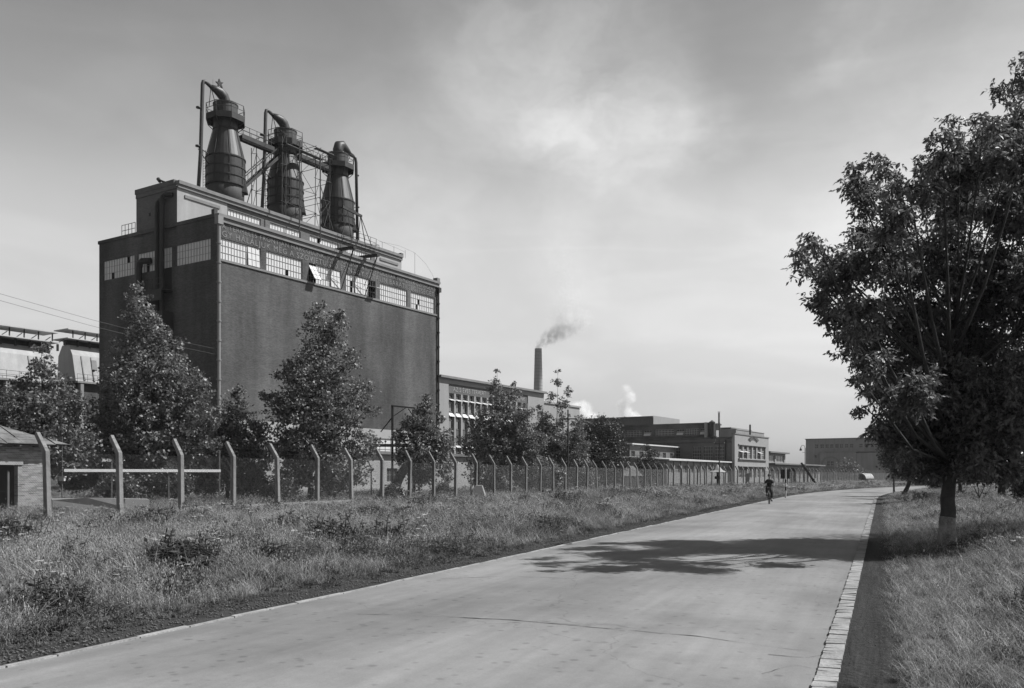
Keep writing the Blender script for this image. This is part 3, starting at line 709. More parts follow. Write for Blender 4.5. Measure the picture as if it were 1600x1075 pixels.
for x in xs_:
    for z in zs_[1:]:
        if rnd.random() < .6: mb.bar((x, -2.7, z), (x, 2.7, z), .035)
mb.bar((3.3,-2.5,6.0),(5.9,-2.5,0),.05); mb.bar((5.0,-2.5,4),(3.6,-2.5,0),.05); mb.bar((-2.9,2.5,5),(-4.6,2.5,0),.05)
mb.build('braces', M['steel'], sc)
mb = MB(); mb.box(-2.6, 3.4, -3.1, -2.45, 8.9, 8.97); mb.build('board', M['wood'], sc); mb = MB(); mb.box(2.3, 5.2, -3.0, -2.4, 10.05, 10.12); mb.build('board', M['wood'], sc)
# front outriggers leaning out over the parapet
def outrigger(px, label):
    u0 = A.front(px, 380, 0)[0]
    t = thing('outrigger', label, 'hoist frame', A.w(u0, 0, 27.3), TH, 'hoist outriggers over the parapet')
    mb = MB(); mb.beam((0,3.5,.35),(0,-2.3,.15),.45,.28); mb.beam((-.5,3.4,.1),(.5,3.4,.1),.3,.2); mb.build('arm', M['steel'], t)
    mb = MB(); mb.bar((0,-2.2,.2),(.1,-.15,-4.3),.06); mb.bar((0,-2.2,.2),(-.1,-.15,-3.3),.03); mb.build('strut', M['steel'], t)
    mb = MB(); p = [(-.35,-2.1,.3),(.35,-2.1,.3),(.35,0,.42),(-.35,0,.42)]; railing(mb, p, 1.1, .025); mb.build('railing', M['steel'], t); return t
outrigger(531, 'left of two dark outriggers reaching out over the factory parapet'); outrigger(568, 'right of two dark outriggers reaching out over the factory parapet')
ho = thing('hoist_beam', 'dark triangular hoist beam on splayed legs in front of the rightmost roof tower', 'hoist', A.w(A.front(549, 340, dA-1)[0], dA-1, HP-.2), TH)
mb = MB(); z1 = A.front(549, 332, dA-1)[1]-HP+.2; mb.beam((-1.6,0,z1+.3),(1.9,0,z1),.22,.3)
mb.build('beam', M['steel'], ho); mb = MB()
for x, a in ((1.7,-.6),(1.7,1.4),(1.7,.9),(-.6,-1.2),(-.6,.6)): mb.bar((x,0,z1),(x+a,0 if a<1 else -.6,-.2),.05)
mb.bar((-.6,0,z1*.5),(1.7,0,z1*.4),.03); mb.build('legs', M['steel'], ho)
# tall thin poles standing before the roof house
def pole(px, top, bot, dd, label, r=.07):
    u0, z0 = A.front(px, bot, dd); _, z1 = A.front(px, top, dd)
    p = MB(); p.tube([(0,0,0),(0,0,z1-z0)], r, 8); p.bar((0,0,z1-z0-.6),(.9,0,z1-z0-.1),.03); p.bar((0,0,.8),(-1.2,0,-.1+.2),.03)
    o = p.build('steel_pole', M['pipe']); o.location = A.w(u0, dd, z0); o.rotation_euler = (0,0,TH); tag(o, label, 'pole', 'poles on the factory roof')
zz = A.front(468, 388, .6)
pole(468, 222, 371, 3.2, 'thin upright steel pole on the roof in front of the middle tower'); pole(500.5, 243, 378, 3.2, 'thin upright steel pole on the roof between the middle and right towers')
rr = thing('roof_railing', 'thin railing of the roof house at its right end beside the duct', 'railing', A.w(pu(563), dA+.2, HP+.3), TH)
mb = MB()
for x in np.linspace(0, 3.3, 4): mb.bar((x,0,-.1),(x,0,1.15),.03)
for z in (.6, 1.15): mb.bar((0,0,z),(3.3,0,z),.028)
for x in np.linspace(4.5, 9.3, 3): mb.bar((x,0,-.1),(x,0,1.0),.02)
for i in range(3): mb.bar((3.3+2*i,0,1.1-i*.1),(5.3+2*i,0,1.0-i*.15),.012)
mb.build('rails', M['steel'], rr)
lr = thing('lightning_wire', 'thin sagging wire on a stake at the right end of the factory roof', 'wire', A.w(UB-8, .2, HB+.3), TH)
mb = MB(); mb.bar((3.4,0,-.1),(3.4,0,2.9),.02); mb.tube([(0,3,4.0),(1.5,1,3.5),(3.4,0,2.9),(5.6,0,2.0),(7.0,0,.9),(7.5,0,.3)], .012, 4); mb.build('wire', M['wire'], lr)

# ------------------------------------------------------------------ office building with the five-year slogan
H2 = 14.75; of = thing('office_building', 'pale office building with rows of tilting windows between piers under a slogan band', 'building', A.w(UB+.2, 0, 0), TH)
def ou(px): return A.front(px, 600, 0)[0]-UB-.2
uo = ou(850)
g0, g1 = ou(701), ou(825)
mb = MB()
zg = 3.4
wxs = np.linspace(g0, g1, 14)
rows = [(10.9, 13.0-.35), (7.5, 10.5), (3.4, 6.6)]
mb.facade(0, uo, 0, H2, [(g0, g1, 3.2, 14.1), (ou(838)+.2, ou(849), 8.2, 11.8)], fr(0), .5); mb.add([(0,0,0),(0,14,0),(0,14,H2),(0,0,H2)], [(0,1,2,3)]); mb.add([(uo,0,0),(uo,14,0),(uo,14,H2),(uo,0,H2)], [(0,1,2,3)])
mb.build('wall', M['facade_stone'], of)
mb = MB(); mb.box(-.1, uo+.2, -.5, 14, H2, H2+.3); mb.build('roof', M['coping'], of)
mb = MB(); mb.box(g0, g1, .12, .3, 12.85, 14.1); mb.build('slogan_band', M['spandrel'], of)
mb = MB()
for x in wxs: mb.box(max(g0,x-.19), min(g1,x+.19), .08, .48, 3.2, 12.84)
mb.build('pier', M['facade_stone'], of)
mb = MB(); mb.box(g0, g1, .36, .47, 6.5, 7.9); mb.build('spandrel', M['spandrel'], of)
mb = MB(); mb.box(.1, uo-.1, .9, 1.1, .1, 14.2); mb.build('inner_wall', M['darkvoid'], of)
for i in range(13):
    a, b2 = wxs[i]+.19, wxs[i+1]-.19
    for (z0, z1, k) in ((8.0, 12.8, 3), (3.3, 6.45, 2)):
        w_ = window(of, fr(0), a, b2, z0, z1, 2, 4, t=.42, mat='glassdark', bar=.05)
        if k == 3:
            for zt_ in (12.1, 10.2): tilt(w_, fr(0), a+.03, b2-.03, zt_, zt_-(.25 if zt_ > 11 else .5), .6 if zt_ > 11 else .4, 'glass', t=.3)
            for za_, zb2_ in ((10.4, 11.5), (8.1, 9.4)): mm = MB(); mm.box(a+.15, b2-.43, .33, .36, za_, zb2_); mm.build('pane', M['glassmid'], w_)
        else: tilt(w_, fr(0), a+.03, b2-.03, 5.8, 5.5, .5, 'glass', t=.3)
window(of, fr(0), ou(838)+.2, ou(849), 8.2, 11.8, 2, 3, mat='glassmid', t=.3)
text_mesh('lettering', 'AZ 5 ÉVES TERVÉRT', ou(709), ou(760), 13.15, .62, fr(0, .12), 'letter2', of)
text_mesh('lettering', 'HARCOLUNK', ou(790), ou(821), 13.15, .55, fr(0, .12), 'letter2', of)
mb = MB(); mb.box(uo+.25, uo+16, 2, 14, 0, 13.6); mb.box(uo+.2, uo+16.2, 1.8, 14.2, 13.6, 13.9); mb.build('rear_wing', M['facade_stone'], of)
# low white outbuilding in front
lb = Frame(560, 80); low = thing('outbuilding', 'low white outbuilding with shallow roof half hidden by trees before the tall block', 'building', lb.w(-16, 0, 0), TH)
mb = MB(); mb.facade(0, 44, 0, 3.7, [(3,4.6,1.1,2.4),(8,9.6,1.1,2.4),(20,21.6,1.1,2.4)], fr(0)); mb.add([(0,0,0),(0,3,0),(0,3,3.7),(0,0,3.7)], [(0,1,2,3)]); mb.box(.1,43.9,.6,3,0,3.6); mb.build('wall', M['plaster'], low)
mb = MB(); mb.box(-.3, 44.3, -.4, 3.3, 3.72, 4.0); mb.build('roof', M['roofing'], low)
for a in (3, 8, 20): window(low, fr(0), a, a+1.6, 1.1, 2.4, 3, 2, mat='glassdark', t=.2)
mb = MB(); mb.box(3-.1, 4.7, -.1, -.004, 1.0, 1.1); mb.box(8-.1, 9.7, -.1, -.004, 1.0, 1.1); mb.build('sill', M['coping'], low)
# steel gantry and bent duct
gq = Frame(613, 66); ga = thing('steel_gantry', 'dark steel portal frame with diagonal braces in front of the tall brick block', 'gantry', gq.w(0,0,0), R(15))
def gz_(py): return CH + (HOR-py)/FPX*66
s_ = 66/FPX
mb = MB(); mb.beam((0,0,0),(0,0,gz_(635)),.16,.16); mb.beam((33*s_,0,0),(33*s_,0,gz_(639)),.16,.16); mb.build('posts', M['steel'], ga)
mb = MB(); mb.beam((-.1,0,gz_(634)),(36*s_,0,gz_(637)),.2,.1); mb.beam((-33*s_,0,gz_(696)),(40*s_,0,gz_(696)),.3,.22); mb.bar((0,0,gz_(652)),(-18*s_,0,gz_(675)),.06); mb.bar((1,0,gz_(637)),(.1,0,gz_(650)),.035); mb.bar((25*s_,0,gz_(638)),(33*s_,0,gz_(650)),.05); mb.bar((14*s_,0,gz_(680)),(9*s_,0,gz_(695)),.05); mb.build('beams', M['steel'], ga)
du = thing('bent_duct', 'fat dark bent duct rising from the ground beside the steel portal frame', 'duct', W(618, 770, 62)[:2]+(0,))
mb = MB(); k_ = 62/FPX; mb.tube([(0,0,-.2),(0,0,.5),(2*k_,0,1.1),(8*k_,0,1.75),(17*k_,0,2.35),(25*k_,0,2.6)], .33, 14)
for p, q in (((0,0,.48),(0,0,.6)), ((8*k_,0,1.72),(9*k_,0,1.8))): mb.tube([p, q], .37, 14)
mb.build('pipe', M['steel'], du, True)

# ------------------------------------------------------------------ chimney
ch = thing('factory_chimney', 'tall tapering round brick chimney smoking behind the office building', 'chimney', W(841, 743, 300)[:2]+(0,))
mb = MB(); zt_ = CH+198/FPX*300; mb.lathe([(2.1,0),(1.85,20),(1.22,zt_-.8),(1.2,zt_)], 28); mb.build('shaft', M['plaster'], ch)
mb = MB()
for z in np.arange(20, zt_, 1.15): r = 1.85-(z-20)/(zt_-20.8)*.63; mb.lathe([(r-.05,z),(r+.03,z),(r+.03,z+.12),(r-.05,z+.12)], 28)
mb.build('hoops', M['plaster2'], ch)

# ------------------------------------------------------------------ coal bunkers at the left
def bunker(px0, px1, Y, zs, label, nslot):
    f = Frame(px0, Y); L_ = f.front(px1, 500, 0)[0]
    t = thing('coal_bunker', label, 'bunker', f.w(0,0,0), TH, 'concrete bunkers behind the trees'); zb, zt = zs
    h = zt-zb; mb = MB(); poly = [(-.9, zb), (0, zt-h*.28), (0.9, zt), (2.6, zt), (3.6, zt-h*.28), (3.9, zb+.2), (3.0, zb)]
    mb.prism(poly, lambda y, z: (0, y, z), lambda y, z: (L_, y, z)); mb.build('body', M['bunker'], t)
    mb = MB(); mb.box(0, L_, -.6, 3.8, 0, zb-.02); 
    mb.build('lower_structure', M['brick'], t)
    mb = MB()
    for x in np.arange(.5, L_, 4.2): mb.box(x, x+.5, -1.3, -.62, 0, zb-.3)
    mb.box(0, L_, -1.4, -.62, zb-.3, zb-.03); mb.build('columns', M['plaster2'], t)
    mb = MB(); mb.box(-1.0, L_+.5, -.5, 3.6, zt+.75, zt+.87); mb.box(-.8, L_+.5, -.3, 3.4, zt+2.1, zt+2.25); mb.build('canopy', M['metalroof'], t)
    mb = MB()
    for x in np.arange(0.2, L_, 1.9):
        mb.box(x, x+.12, .2, .35, zt+.88, zt+2.08); mb.box(x+.8, x+1.0, .3, .6, zt-.2, zt+.73); mb.bar((x+.9,.3,zt+.9),(x+1.5,-.1,zt+1.5),.06)
    mb.box(-.2, L_, 1.2, 2.0, zt, zt+.7); mb.build('canopy_posts', M['steel'], t)
    mb = MB()
    for x in (1.3, L_-3.5, L_-1.8): mb.beam((x,-.05,zt-h*.3),(x+.05,-.98,zb+.1),.16,.12)
    mb.build('rib', M['plaster2'], t)
    mb = MB()
    for x in nslot: mb.beam((x,-.12,zt-h*.38),(x,-.42,zt-h*.65),.8,.3)
    mb.build('hatch', M['glassmid'], t)
    mb = MB()
    for x in np.arange(0, L_, 1.6): mb.bar((x,-1.25,zb-.1),(x,-1.25,zb+1.0),.025)
    mb.bar((0,-1.25,zb+1),(L_,-1.25,zb+1),.03); mb.bar((0,-1.25,zb+.5),(L_,-1.25,zb+.5),.025); mb.build('railing', M['steel'], t)
    return t
bunker(113, 175, 128, (15.6, 21.0), 'shorter pale concrete coal bunker right beside the tall brick block', [3.2])
bunker(-60, 84, 108, (14.2, 18.9), 'long pale concrete coal bunker at the left edge under a double canopy', [9.2])
# stair platform seen low between the trees
pf = thing('loading_platform', 'small light railed platform seen low between the trees left of the tall block', 'platform', W(124, 743, 74)[:2]+(0,), 0)
mb = MB(); mb.box(0, 1.9, 0, 2, 2.9, 3.15); 
for x in (.1, 1.75): mb.box(x, x+.12, .1, .25, 0, 2.9)
mb.build('deck', M['plaster'], pf); mb = MB(); railing(mb, [(0,0,3.15),(1.0,0,3.15),(1.9,0,3.15)], 1.1, .04, False); mb.box(.9, 1.2, .1, .2, 3.15, 5.2); mb.build('railing', M['plaster2'], pf)

# ------------------------------------------------------------------ gate building group (frame E)
gb = thing('gate_building', 'pale two-storey gate building with an arched emblem above its upper windows', 'building', E.w(0,0,0), TH)
ue = E.front(1201, 700, 0)[0]; HE = 8.85
def eu(px, d=0): return E.front(px, 700, d)[0]
wa, wb = eu(1154), eu(1196)
def ez(px, py, d=0): return E.front(px, py, d)[1]
z1, z2, z3, z4 = ez(1155, 716), ez(1155, 695), 1.35, ez(1155, 729)
hs = [(wa, wb, z1, z2), (wa, wb, z3, z4)]
mb = MB(); mb.facade(0, ue, 0, HE, hs, fr(0), .35); mb.box(0, ue, .36, .5, HE-.6, HE); mb.add([(0,0,0),(0,.5,0),(0,.5,HE),(0,0,HE)], [(0,1,2,3)]); mb.add([(ue,0,0),(ue,15,0),(ue,15,8),(ue,0,8)], [(0,1,2,3)]); mb.build('front_wall', M['facade_stone'], gb)
mb = MB(); mb.box(-.05, ue+.1, -.12, .55, HE+.003, HE+.2); mb.build('coping', M['coping'], gb)
mb = MB(); mb.box(wa-.3, wb+.3, -.3, -.004, z1-.2, z1-.01); mb.box(wa-.3, wb+.3, -.2, -.004, z2+.01, z2+.15); mb.box(wa-.3, wb+.3, -.25, -.004, z4+.01, z4+.15); mb.build('sill', M['facade_stone'], gb)
n = 6; pw = (wb-wa)/n
for (za, zc) in ((z1, z2), (z3, z4)):
    mb = MB()
    for i in range(1, n): mb.box(wa+i*pw-.35, wa+i*pw+.35, 0.02, .3, za, zc)
    mb.build('pier', M['facade_stone'], gb)
    for i in range(n):
        a, b2 = wa+i*pw+(.35 if i else 0), wa+(i+1)*pw-(.35 if i < n-1 else 0)
        w_ = window(gb, fr(0), a, b2, za, zc, 2, 3, t=.3, mat='glassmid' if i in (2,3,5) else 'glassdark', bar=.07)
        if za == z1 and i in (0, 1, 4): tilt(w_, fr(0), a+.1, b2-.1, (za+zc)/2+.2, (za+zc)/2-.1, .8, 'white', t=.25)
ac = (eu(1169)+eu(1185))/2; ar = (eu(1185)-eu(1169))/2; mb = MB(); ze = ez(1176, 685.5)
arcp = []
for k in range(13):
    a = math.pi*(.18+.64*k/12); arcp.append((math.cos(a), math.sin(a)))
for k in range(12):
    (c0, s0), (c1, s1) = arcp[k], arcp[k+1]
    for (ra, rb) in ((1.0, .93), (.62, .55)):
        P = [(ac-c0*ar*ra*1.2, -.08, ze+s0*1.5*ra-1.0), (ac-c1*ar*ra*1.2, -.08, ze+s1*1.5*ra-1.0), (ac-c1*ar*rb*1.2, -.08, ze+s1*1.5*rb-1.0), (ac-c0*ar*rb*1.2, -.08, ze+s0*1.5*rb-1.0)]
        Q = [(x, -.005, z) for x, _, z in P]; mb.add(P+Q, [(0,1,2,3),(0,4,5,1),(1,5,6,2),(2,6,7,3),(3,7,4,0)])
for k in range(1, 12):
    c, s = arcp[k]
    mb.beam((ac-c*ar*.66*1.2, -.06, ze+s*1.5*.66-1.0), (ac-c*ar*.9*1.2, -.06, ze+s*1.5*.9-1.0), .16, .22)
for k in (0, 12):
    c, s = arcp[k]; mb.beam((ac-c*ar*.55*1.2, -.05, ze+s*1.5*.55-1.0), (ac-c*ar*1.2, -.05, ze+s*1.5-1.0), .08, .1)
mb.build('arched_emblem', M['spandrel'], gb)
# wing behind
HW2 = 8.1; wdz0, wdz1 = E.side(1100, 719, 0)[1], E.side(1100, 697.5, 0)[1]
def ed(px, u=0): return E.side(px, 700, u)[0]
mb = MB(); wsl = [(ed(b3), ed(a3), wdz0, wdz1) for a3, b3 in ((1081,1095),(1098,1113),(1116,1131),(1048,1062))]
mb.facade(.5, 30, 0, HW2, wsl, sd_(.15)); mb.box(.6, ue, .6, 30, HW2-.4, HW2); mb.build('wing_wall', M['brick2'], gb)  # wing side coloured darker than the front, its shade put into the colour
mb = MB(); mb.box(-.25, .6, .52, 30, HW2+.003, HW2+.3); mb.box(-.02, .145, .52, 30, HW2-.7, HW2-.5); mb.box(-.02,.145, .52,30, wdz0-.35, wdz0-.15); mb.build('wing_coping', M['brick'], gb)
for h in wsl: window(gb, sd_(.15), *h, 4, 4, mat='glassdark', t=.25, bar=.05)
mb = MB(); mb.box(1.2, 1.3, .8, 29, 0, 7.6); mb.build('inner_wall', M['darkvoid'], gb)
mb = MB(); mb.tube([(-.1,1.6,0),(-.1,1.6,HW2-.2)], .12, 8); mb.build('downpipe', M['steel'], gb)
# upper storey
du0 = ed(1108); uz = 10.75; ur = 5.9
ush = thing('upper_storey', 'dark long upper storey with open windows on the roof left of the gate building', 'building', E.w(0, du0, HW2+.3), TH)
hz = uz-HW2-.3; q0, q1 = .45, hz-.75
usw = [(ed(b3)-du0, ed(a3)-du0, q0, q1) for a3, b3 in ((1093,1105),(1068,1091),(1056,1068),(1023,1052),(1005,1017),(975,1002))]
mb = MB(); mb.facade(0, 32, 0, hz, usw, sd_(.3)); mb.box(.3, ur, 32, 32.3, 0, hz); mb.build('side_wall', M['brick'], ush)  # shade of this side put into the darker colour
mb = MB(); mb.box(.3, ur, 0, .2, 0, hz); mb.build('end_wall', M['facade_stone'], ush)  # sunlit end given a paler colour than the side wall
mb = MB(); mb.box(0, ur+.2, -.2, 32.3, hz+.003, hz+.25); mb.build('roof', M['brick'], ush)
for i, h in enumerate(usw):
    w_ = window(ush, sd_(.3), *h, 3 if h[1]-h[0] < 2.5 else 6, 3, mat='glassdark' if i not in (0,2,4) else 'glassmid', t=.2, bar=.05, gone=[(0,2),(1,2),(2,2)] if i in (0,2,4) else ())
    if i in (0, 2, 4): mm = MB(); f = sd_(.3); mm.add([f(h[0]+.1,-.1,q0+.5), f(h[1]-.1,-.1,q0+.5), f(h[1]-.1,-.4,q0+.1), f(h[0]+.1,-.4,q0+.1)], [(0,1,2,3)]); mm.build('open_sash', M['white'], w_)
mb = MB(); mb.box(.8, .9, .3, 31, 0, hz-.1); mb.build('inner_wall', M['darkvoid'], ush)
# tank on the roof
tk = thing('roof_tank', 'dark upright cylindrical tank with a conical cap on the gate building roof', 'tank', E.w(-.8, ed(1115), 8.2))
Yt = E.w(-.8, ed(1115))[1]; pz = lambda py: CH+(HOR-py)/FPX*Yt-8.2
mb = MB(); mb.lathe([(.2,pz(686)),(.35,pz(684)),(.5,pz(682.5)),(.5,pz(660)),(.6,pz(660)),(.05,pz(656.5))], 20); mb.build('vessel', M['steel'], tk)
mb = MB(); mb.lathe([(.5,pz(682.2)),(.9,pz(682.2)),(.9,pz(681.6)),(.5,pz(681.6))], 16); mb.bar((0,0,pz(686)),(0,0,-.1),.12); mb.build('collar', M['steel'], tk)
mb = MB(); mb.box(-1.15, -.65, .6, .9, pz(683), pz(659.5)); mb.box(.9, 1.6, .6, .9, pz(672), pz(661)); mb.box(.7,.85,.6,.75,pz(690),pz(662)); mb.box(1.5,1.6,.6,.75,pz(690),pz(672)); mb.build('stand', M['facade_stone'], tk)
def stack(px, top, bot, Y, r, label, mat='steel', cap=True):
    x, y, z = W(px, bot, Y); h = (bot-top)/FPX*Y; mb = MB(); mb.tube([(0,0,-.3),(0,0,h)], r, 10)
    if cap: mb.tube([(0,0,h+.1),(0,0,h+.18)], r*1.5, 10); mb.bar((0,0,h),(0,0,h+.12),r*.3)
    o = mb.build('stack_pipe', M[mat]); o.location = (x,y,z); return tag(o, label, 'stack pipe')
stack(1123.5, 645, 663, 152, .17, 'thin pale stack pipe right of the dark roof tank', 'plaster2')
stack(1172, 663.5, 681, 158, .16, 'dark stack pipe standing on the roof of the pale gate building', 'steel', False)
stack(976, 651, 659, 205, .2, 'left of two short dark pipes on the far roof', cap=False); stack(982.5, 651.5, 658, 205, .2, 'right of two short dark pipes on the far roof', cap=False); stack(999,654.5,657,205,.3,'stub vent on the far roof right of the two pipes', cap=False)
# far hall
Fh = Frame(1021, 200); fh = thing('far_hall', 'highest far hall with lit gable end behind the dark upper storey', 'building', Fh.w(0,0,0), TH)
zf = CH+91/FPX*200; Lf = Fh.front(1062, 660, 0)[0]
mb = MB(); mb.facade(0, 40, 0, zf, [(y, y+2.6, zf-3.4, zf-1.6) for y in (1.2, 5, 8.6, 12.2, 15.5)], sd_(0)); mb.build('side_wall', M['brick2'], fh)  # side away from the sun coloured darker than the gable end
mb = MB(); mb.facade(-.001, Lf, 0, zf+.4, [(1, Lf-2, zf-3.2, zf-1.6)], fr(0)); mb.box(0, Lf, .3, .4, 0, zf-3.3); mb.build('end_wall', M['facade_stone'], fh)  # paler colour stands in for sun on the gable end
mb = MB(); mb.box(-.3, Lf, .02, 40, zf+.003, zf+.3); mb.build('roof', M['roofing'], fh)
for y in (1.2, 5, 8.6, 12.2, 15.5): window(fh, sd_(0), y, y+2.6, zf-3.4, zf-1.6, 3, 1, mat='glassdark', t=.2)
window(fh, fr(0), 1, Lf-2, zf-3.2, zf-1.6, 10, 1, mat='glass', t=.2)
# stepped pale far wall and block behind the gate building
Sp = Frame(1125, 215); sp_ = thing('stepped_building', 'distant pale stepped building between the roof tank and the gate building', 'building', Sp.w(0,0,0), TH)
mb = MB(); zz = CH+68/FPX*215; mb.facade(0, 8, 0, zz, [(.6,2.6,zz-2.4,zz-1.3),(3.2,5.2,zz-2.4,zz-1.3)], fr(0)); mb.facade(8, 26, 0, zz+1.3, [(9,11,zz-2.3,zz-1.2),(12,15,zz-2.3,zz-1.2)], fr(0)); mb.box(0,26,.4,8,0,zz-.2); mb.build('wall', M['plaster'], sp_)
mb = MB(); mb.box(-.1,7.9,-.2,8,zz+.003,zz+.25); mb.box(8,26,-.2,8,zz+1.303,zz+1.55); mb.build('coping', M['coping'], sp_)
Bk = Frame(1150, 176); bk = thing('rear_block', 'plain pale block rising just behind the gate building roof', 'building', Bk.w(0,0,0), TH)
mb = MB(); zz = CH+72/FPX*176; lb_ = Bk.front(1194, 675, 0)[0]; mb.box(0, lb_, 0, 9, 0, zz); mb.build('wall', M['plaster2'], bk)
mb = MB(); mb.box(-.05, lb_+.05, -.1, 9, zz+.003, zz+.12); mb.build('coping', M['plaster'], bk)
# sheds in front
def shed(px0, px1, d, z, depth, label, clerestory):
    u0, u1 = eu(px0, d), eu(px1, d); t = thing('workshop_shed', label, 'shed', E.w(u0, d, 0), TH, 'low sheds beside the gate building'); L_ = u1-u0
    n = max(3, int(L_/2.8)); hs = []
    if clerestory: hs = [(L_*(k+.15)/n, L_*(k+.6)/n, z-1.9, z-1.0) for k in range(n)]
    else: hs = [(L_*(k+.12)/n, L_*(k+.88)/n, z-1.75, z-.75) for k in range(n)]
    mb = MB(); mb.facade(0, L_, 0, z, hs, fr(0)); mb.add([(0,0,0),(0,depth,0),(0,depth,z),(0,0,z)], [(0,1,2,3)]); mb.add([(L_,0,0),(L_,depth,0),(L_,depth,z),(L_,0,z)], [(0,1,2,3)]); mb.build('wall', M['plaster2' if not clerestory else 'brick2'], t)
    mb = MB(); mb.add([(-.3,-.6,z),(L_+.3,-.6,z),(L_+.3,depth,z+.5),(-.3,depth,z+.5),(-.3,-.6,z+.2),(L_+.3,-.6,z+.2),(L_+.3,depth,z+.7),(-.3,depth,z+.7)], [(0,3,2,1),(4,5,6,7),(0,1,5,4),(1,2,6,5),(2,3,7,6),(3,0,4,7)]); mb.build('roof', M['metalroof'], t)
    for h in hs: window(t, fr(0), *h, 3, 1, mat='glassdark' if clerestory else 'glassmid', t=.2)
    if clerestory: mb = MB(); mb.box(0, L_, -1.6, -.02, 0, z-2.3); mb.box(-.2, L_+.2, -1.8, -.02, z-2.29, z-2.1); mb.build('lean_to', M['plaster'], t)
    else:
        mb = MB()
        for k in range(n+1): mb.box(L_*k/n-.15, L_*k/n+.15, -.15, -.004, 0, z-.02)
        mb.build('pier', M['plaster2'], t)
    return t
shed(1041, 1139, 1.0, 3.9, 7, 'low shed with pale sheet roof and window bays directly left of the gate building', False)
shed(984, 1056, 10.0, 6.6, 7, 'taller shed with bright roof edge and small tilted windows, half behind the trees', True)
sm = Frame(976, 106); s3 = thing('small_shed', 'tiny white shed with dark sloping roof between two dense trees behind the fence', 'shed', sm.w(0,0,0), R(8))
mb = MB(); mb.box(0, 1.7, 0, 2, 0, 1.7); mb.build('wall', M['plaster'], s3); mb = MB(); mb.add([(-.5,-.5,1.65),(2.2,-.5,1.65),(1.5,1.5,2.9),(.1,1.5,2.9),(-.5,2.5,1.65),(2.2,2.5,1.65)], [(0,1,2,3),(4,3,2,5),(0,3,4),(1,5,2),(0,4,5,1)]); mb.build('roof', M['roofing'], s3)
# low building right of the gate building
r2 = thing('canteen_building', 'low flat-roofed annexe stretching right of the gate building behind the fence', 'building', E.w(eu(1202,1),1,0), TH)
L2 = eu(1281,1)-eu(1202,1); L1 = eu(1231,1)-eu(1202,1)
hs = [(x, x+2.2, 1.0, 3.0) for x in np.arange(1, L2-3, 3.6) if not (14 < x < 22)] + [(15, 21, .2, 3.3)]
mb = MB(); mb.facade(0, L2, 0, 3.9, hs, fr(0)); mb.add([(0,0,0),(0,8,0),(0,8,3.9),(0,0,3.9)],[(0,1,2,3)]); mb.build('wall', M['plaster2'], r2)
mb = MB(); mb.box(-.1, L2+.5, -1.2, 8, 3.92, 4.2); mb.build('roof', M['roofing'], r2)
mb = MB(); mb.facade(0, L1, 4.21, 6.2, [(1.5,5.8,4.4,5.8),(6.6,L1-1,4.4,5.8)], fr(0,.5)); mb.box(0,L1,1.2,7,4.21,6.1); mb.build('upper_wall', M['plaster2'], r2)
mb = MB(); mb.box(-.2, L1+.4, -.3, 7, 6.21, 6.5); mb.build('upper_roof', M['roofing'], r2)
for h in hs[:-1]: window(r2, fr(0), *h, 2, 2, mat='glassdark' if int(h[0]) % 2 else 'glassmid', t=.2, bar=.07)
for h in [(1.5,5.8,4.4,5.8),(6.6,L1-1,4.4,5.8)]: window(r2, fr(0,.5), *h, 3, 1, mat='glassmid', t=.2, bar=.07)
mb = MB(); mb.box(.3, L2-.3, .7, .8, .1, 3.8); mb.build('inner_wall', M['darkvoid'], r2)
cv = thing('conveyor', 'dark inclined conveyor leaning against the low annexe roof', 'conveyor', W(1275, 757, 172)[:2]+(0,), 0)
mb = MB(); k_ = 172/FPX; mb.beam((0,0,0),(-23*k_,0,4.2),.5,.28); mb.build('frame', M['steel'], cv); mb = MB()
for q in (.3, .6, .85): mb.bar((-23*k_*q,0,4.2*q),(-23*k_*q+.2,0,0),.06)
mb.build('leg', M['steel'], cv)
# far dark building with a faded round emblem
Ff = Frame(1259, 300); fb = thing('far_factory', 'wide grey factory block at the far road bend with a faded round painted emblem', 'building', Ff.w(0,0,0), TH)
def fd(px, u=0): return Ff.side(px, 700, u)[0]
def fz(px, py, u=0): return Ff.side(px, py, u)[1]
M['farwall'] = plain('far_wall', .21, .12, .3, .9, streak=.15)
H3 = CH+56/FPX*300; dend = fd(1480)
wins = [(fd(a+5.4), fd(a), 11.0, 12.4) for a in (1273, 1282, 1289.5, 1297, 1305, 1312, 1320, 1328, 1342.5, 1351, 1360, 1368, 1376)] + [(fd(1277), fd(1273), 7.8, 8.8)]
mb = MB(); mb.facade(dend, 0, 0, H3, wins, sd_(0)); mb.box(.4, 40, dend, 0, H3-.3, H3-.05); mb.add([(0,0,0),(40,0,0),(40,0,H3),(0,0,H3)],[(0,1,2,3)]); mb.add([(0,dend,0),(40,dend,0),(40,dend,H3),(0,dend,H3)],[(0,1,2,3)]); mb.build('wall', M['farwall'], fb)
mb = MB(); mb.box(-.3, 40, dend, .2, H3+.003, H3+.3); mb.build('coping', M['plaster2'], fb)
for h in wins: window(fb, sd_(0), *h, 2, 2, mat='glassdark', t=.2, bar=.08)
a0, a1 = fd(1338, -2.5), fd(1281, -2.5); za = fz(1300, 706.5, -2.5)
w2 = [(fd(x+4.5,-2.5), fd(x,-2.5), 5.0, 6.6) for x in (1292, 1298, 1317, 1323, 1330)]
mb = MB(); mb.facade(a0, a1, 0, za, w2, sd_(-2.5)); mb.box(-2.45,-.02,a0,a0+.2,0,za-.02); mb.box(-2.45,-.02,a1-.2,a1,0,za-.02); mb.box(-2.4,-.1,a0-24,a0-.05,0,za-.3); mb.build('annexe_wall', M['farwall'], fb)
mb = MB(); mb.box(-2.8, -.05, a0-24, a1+.2, za+.003, za+.25); mb.build('annexe_roof', M['plaster2'], fb)
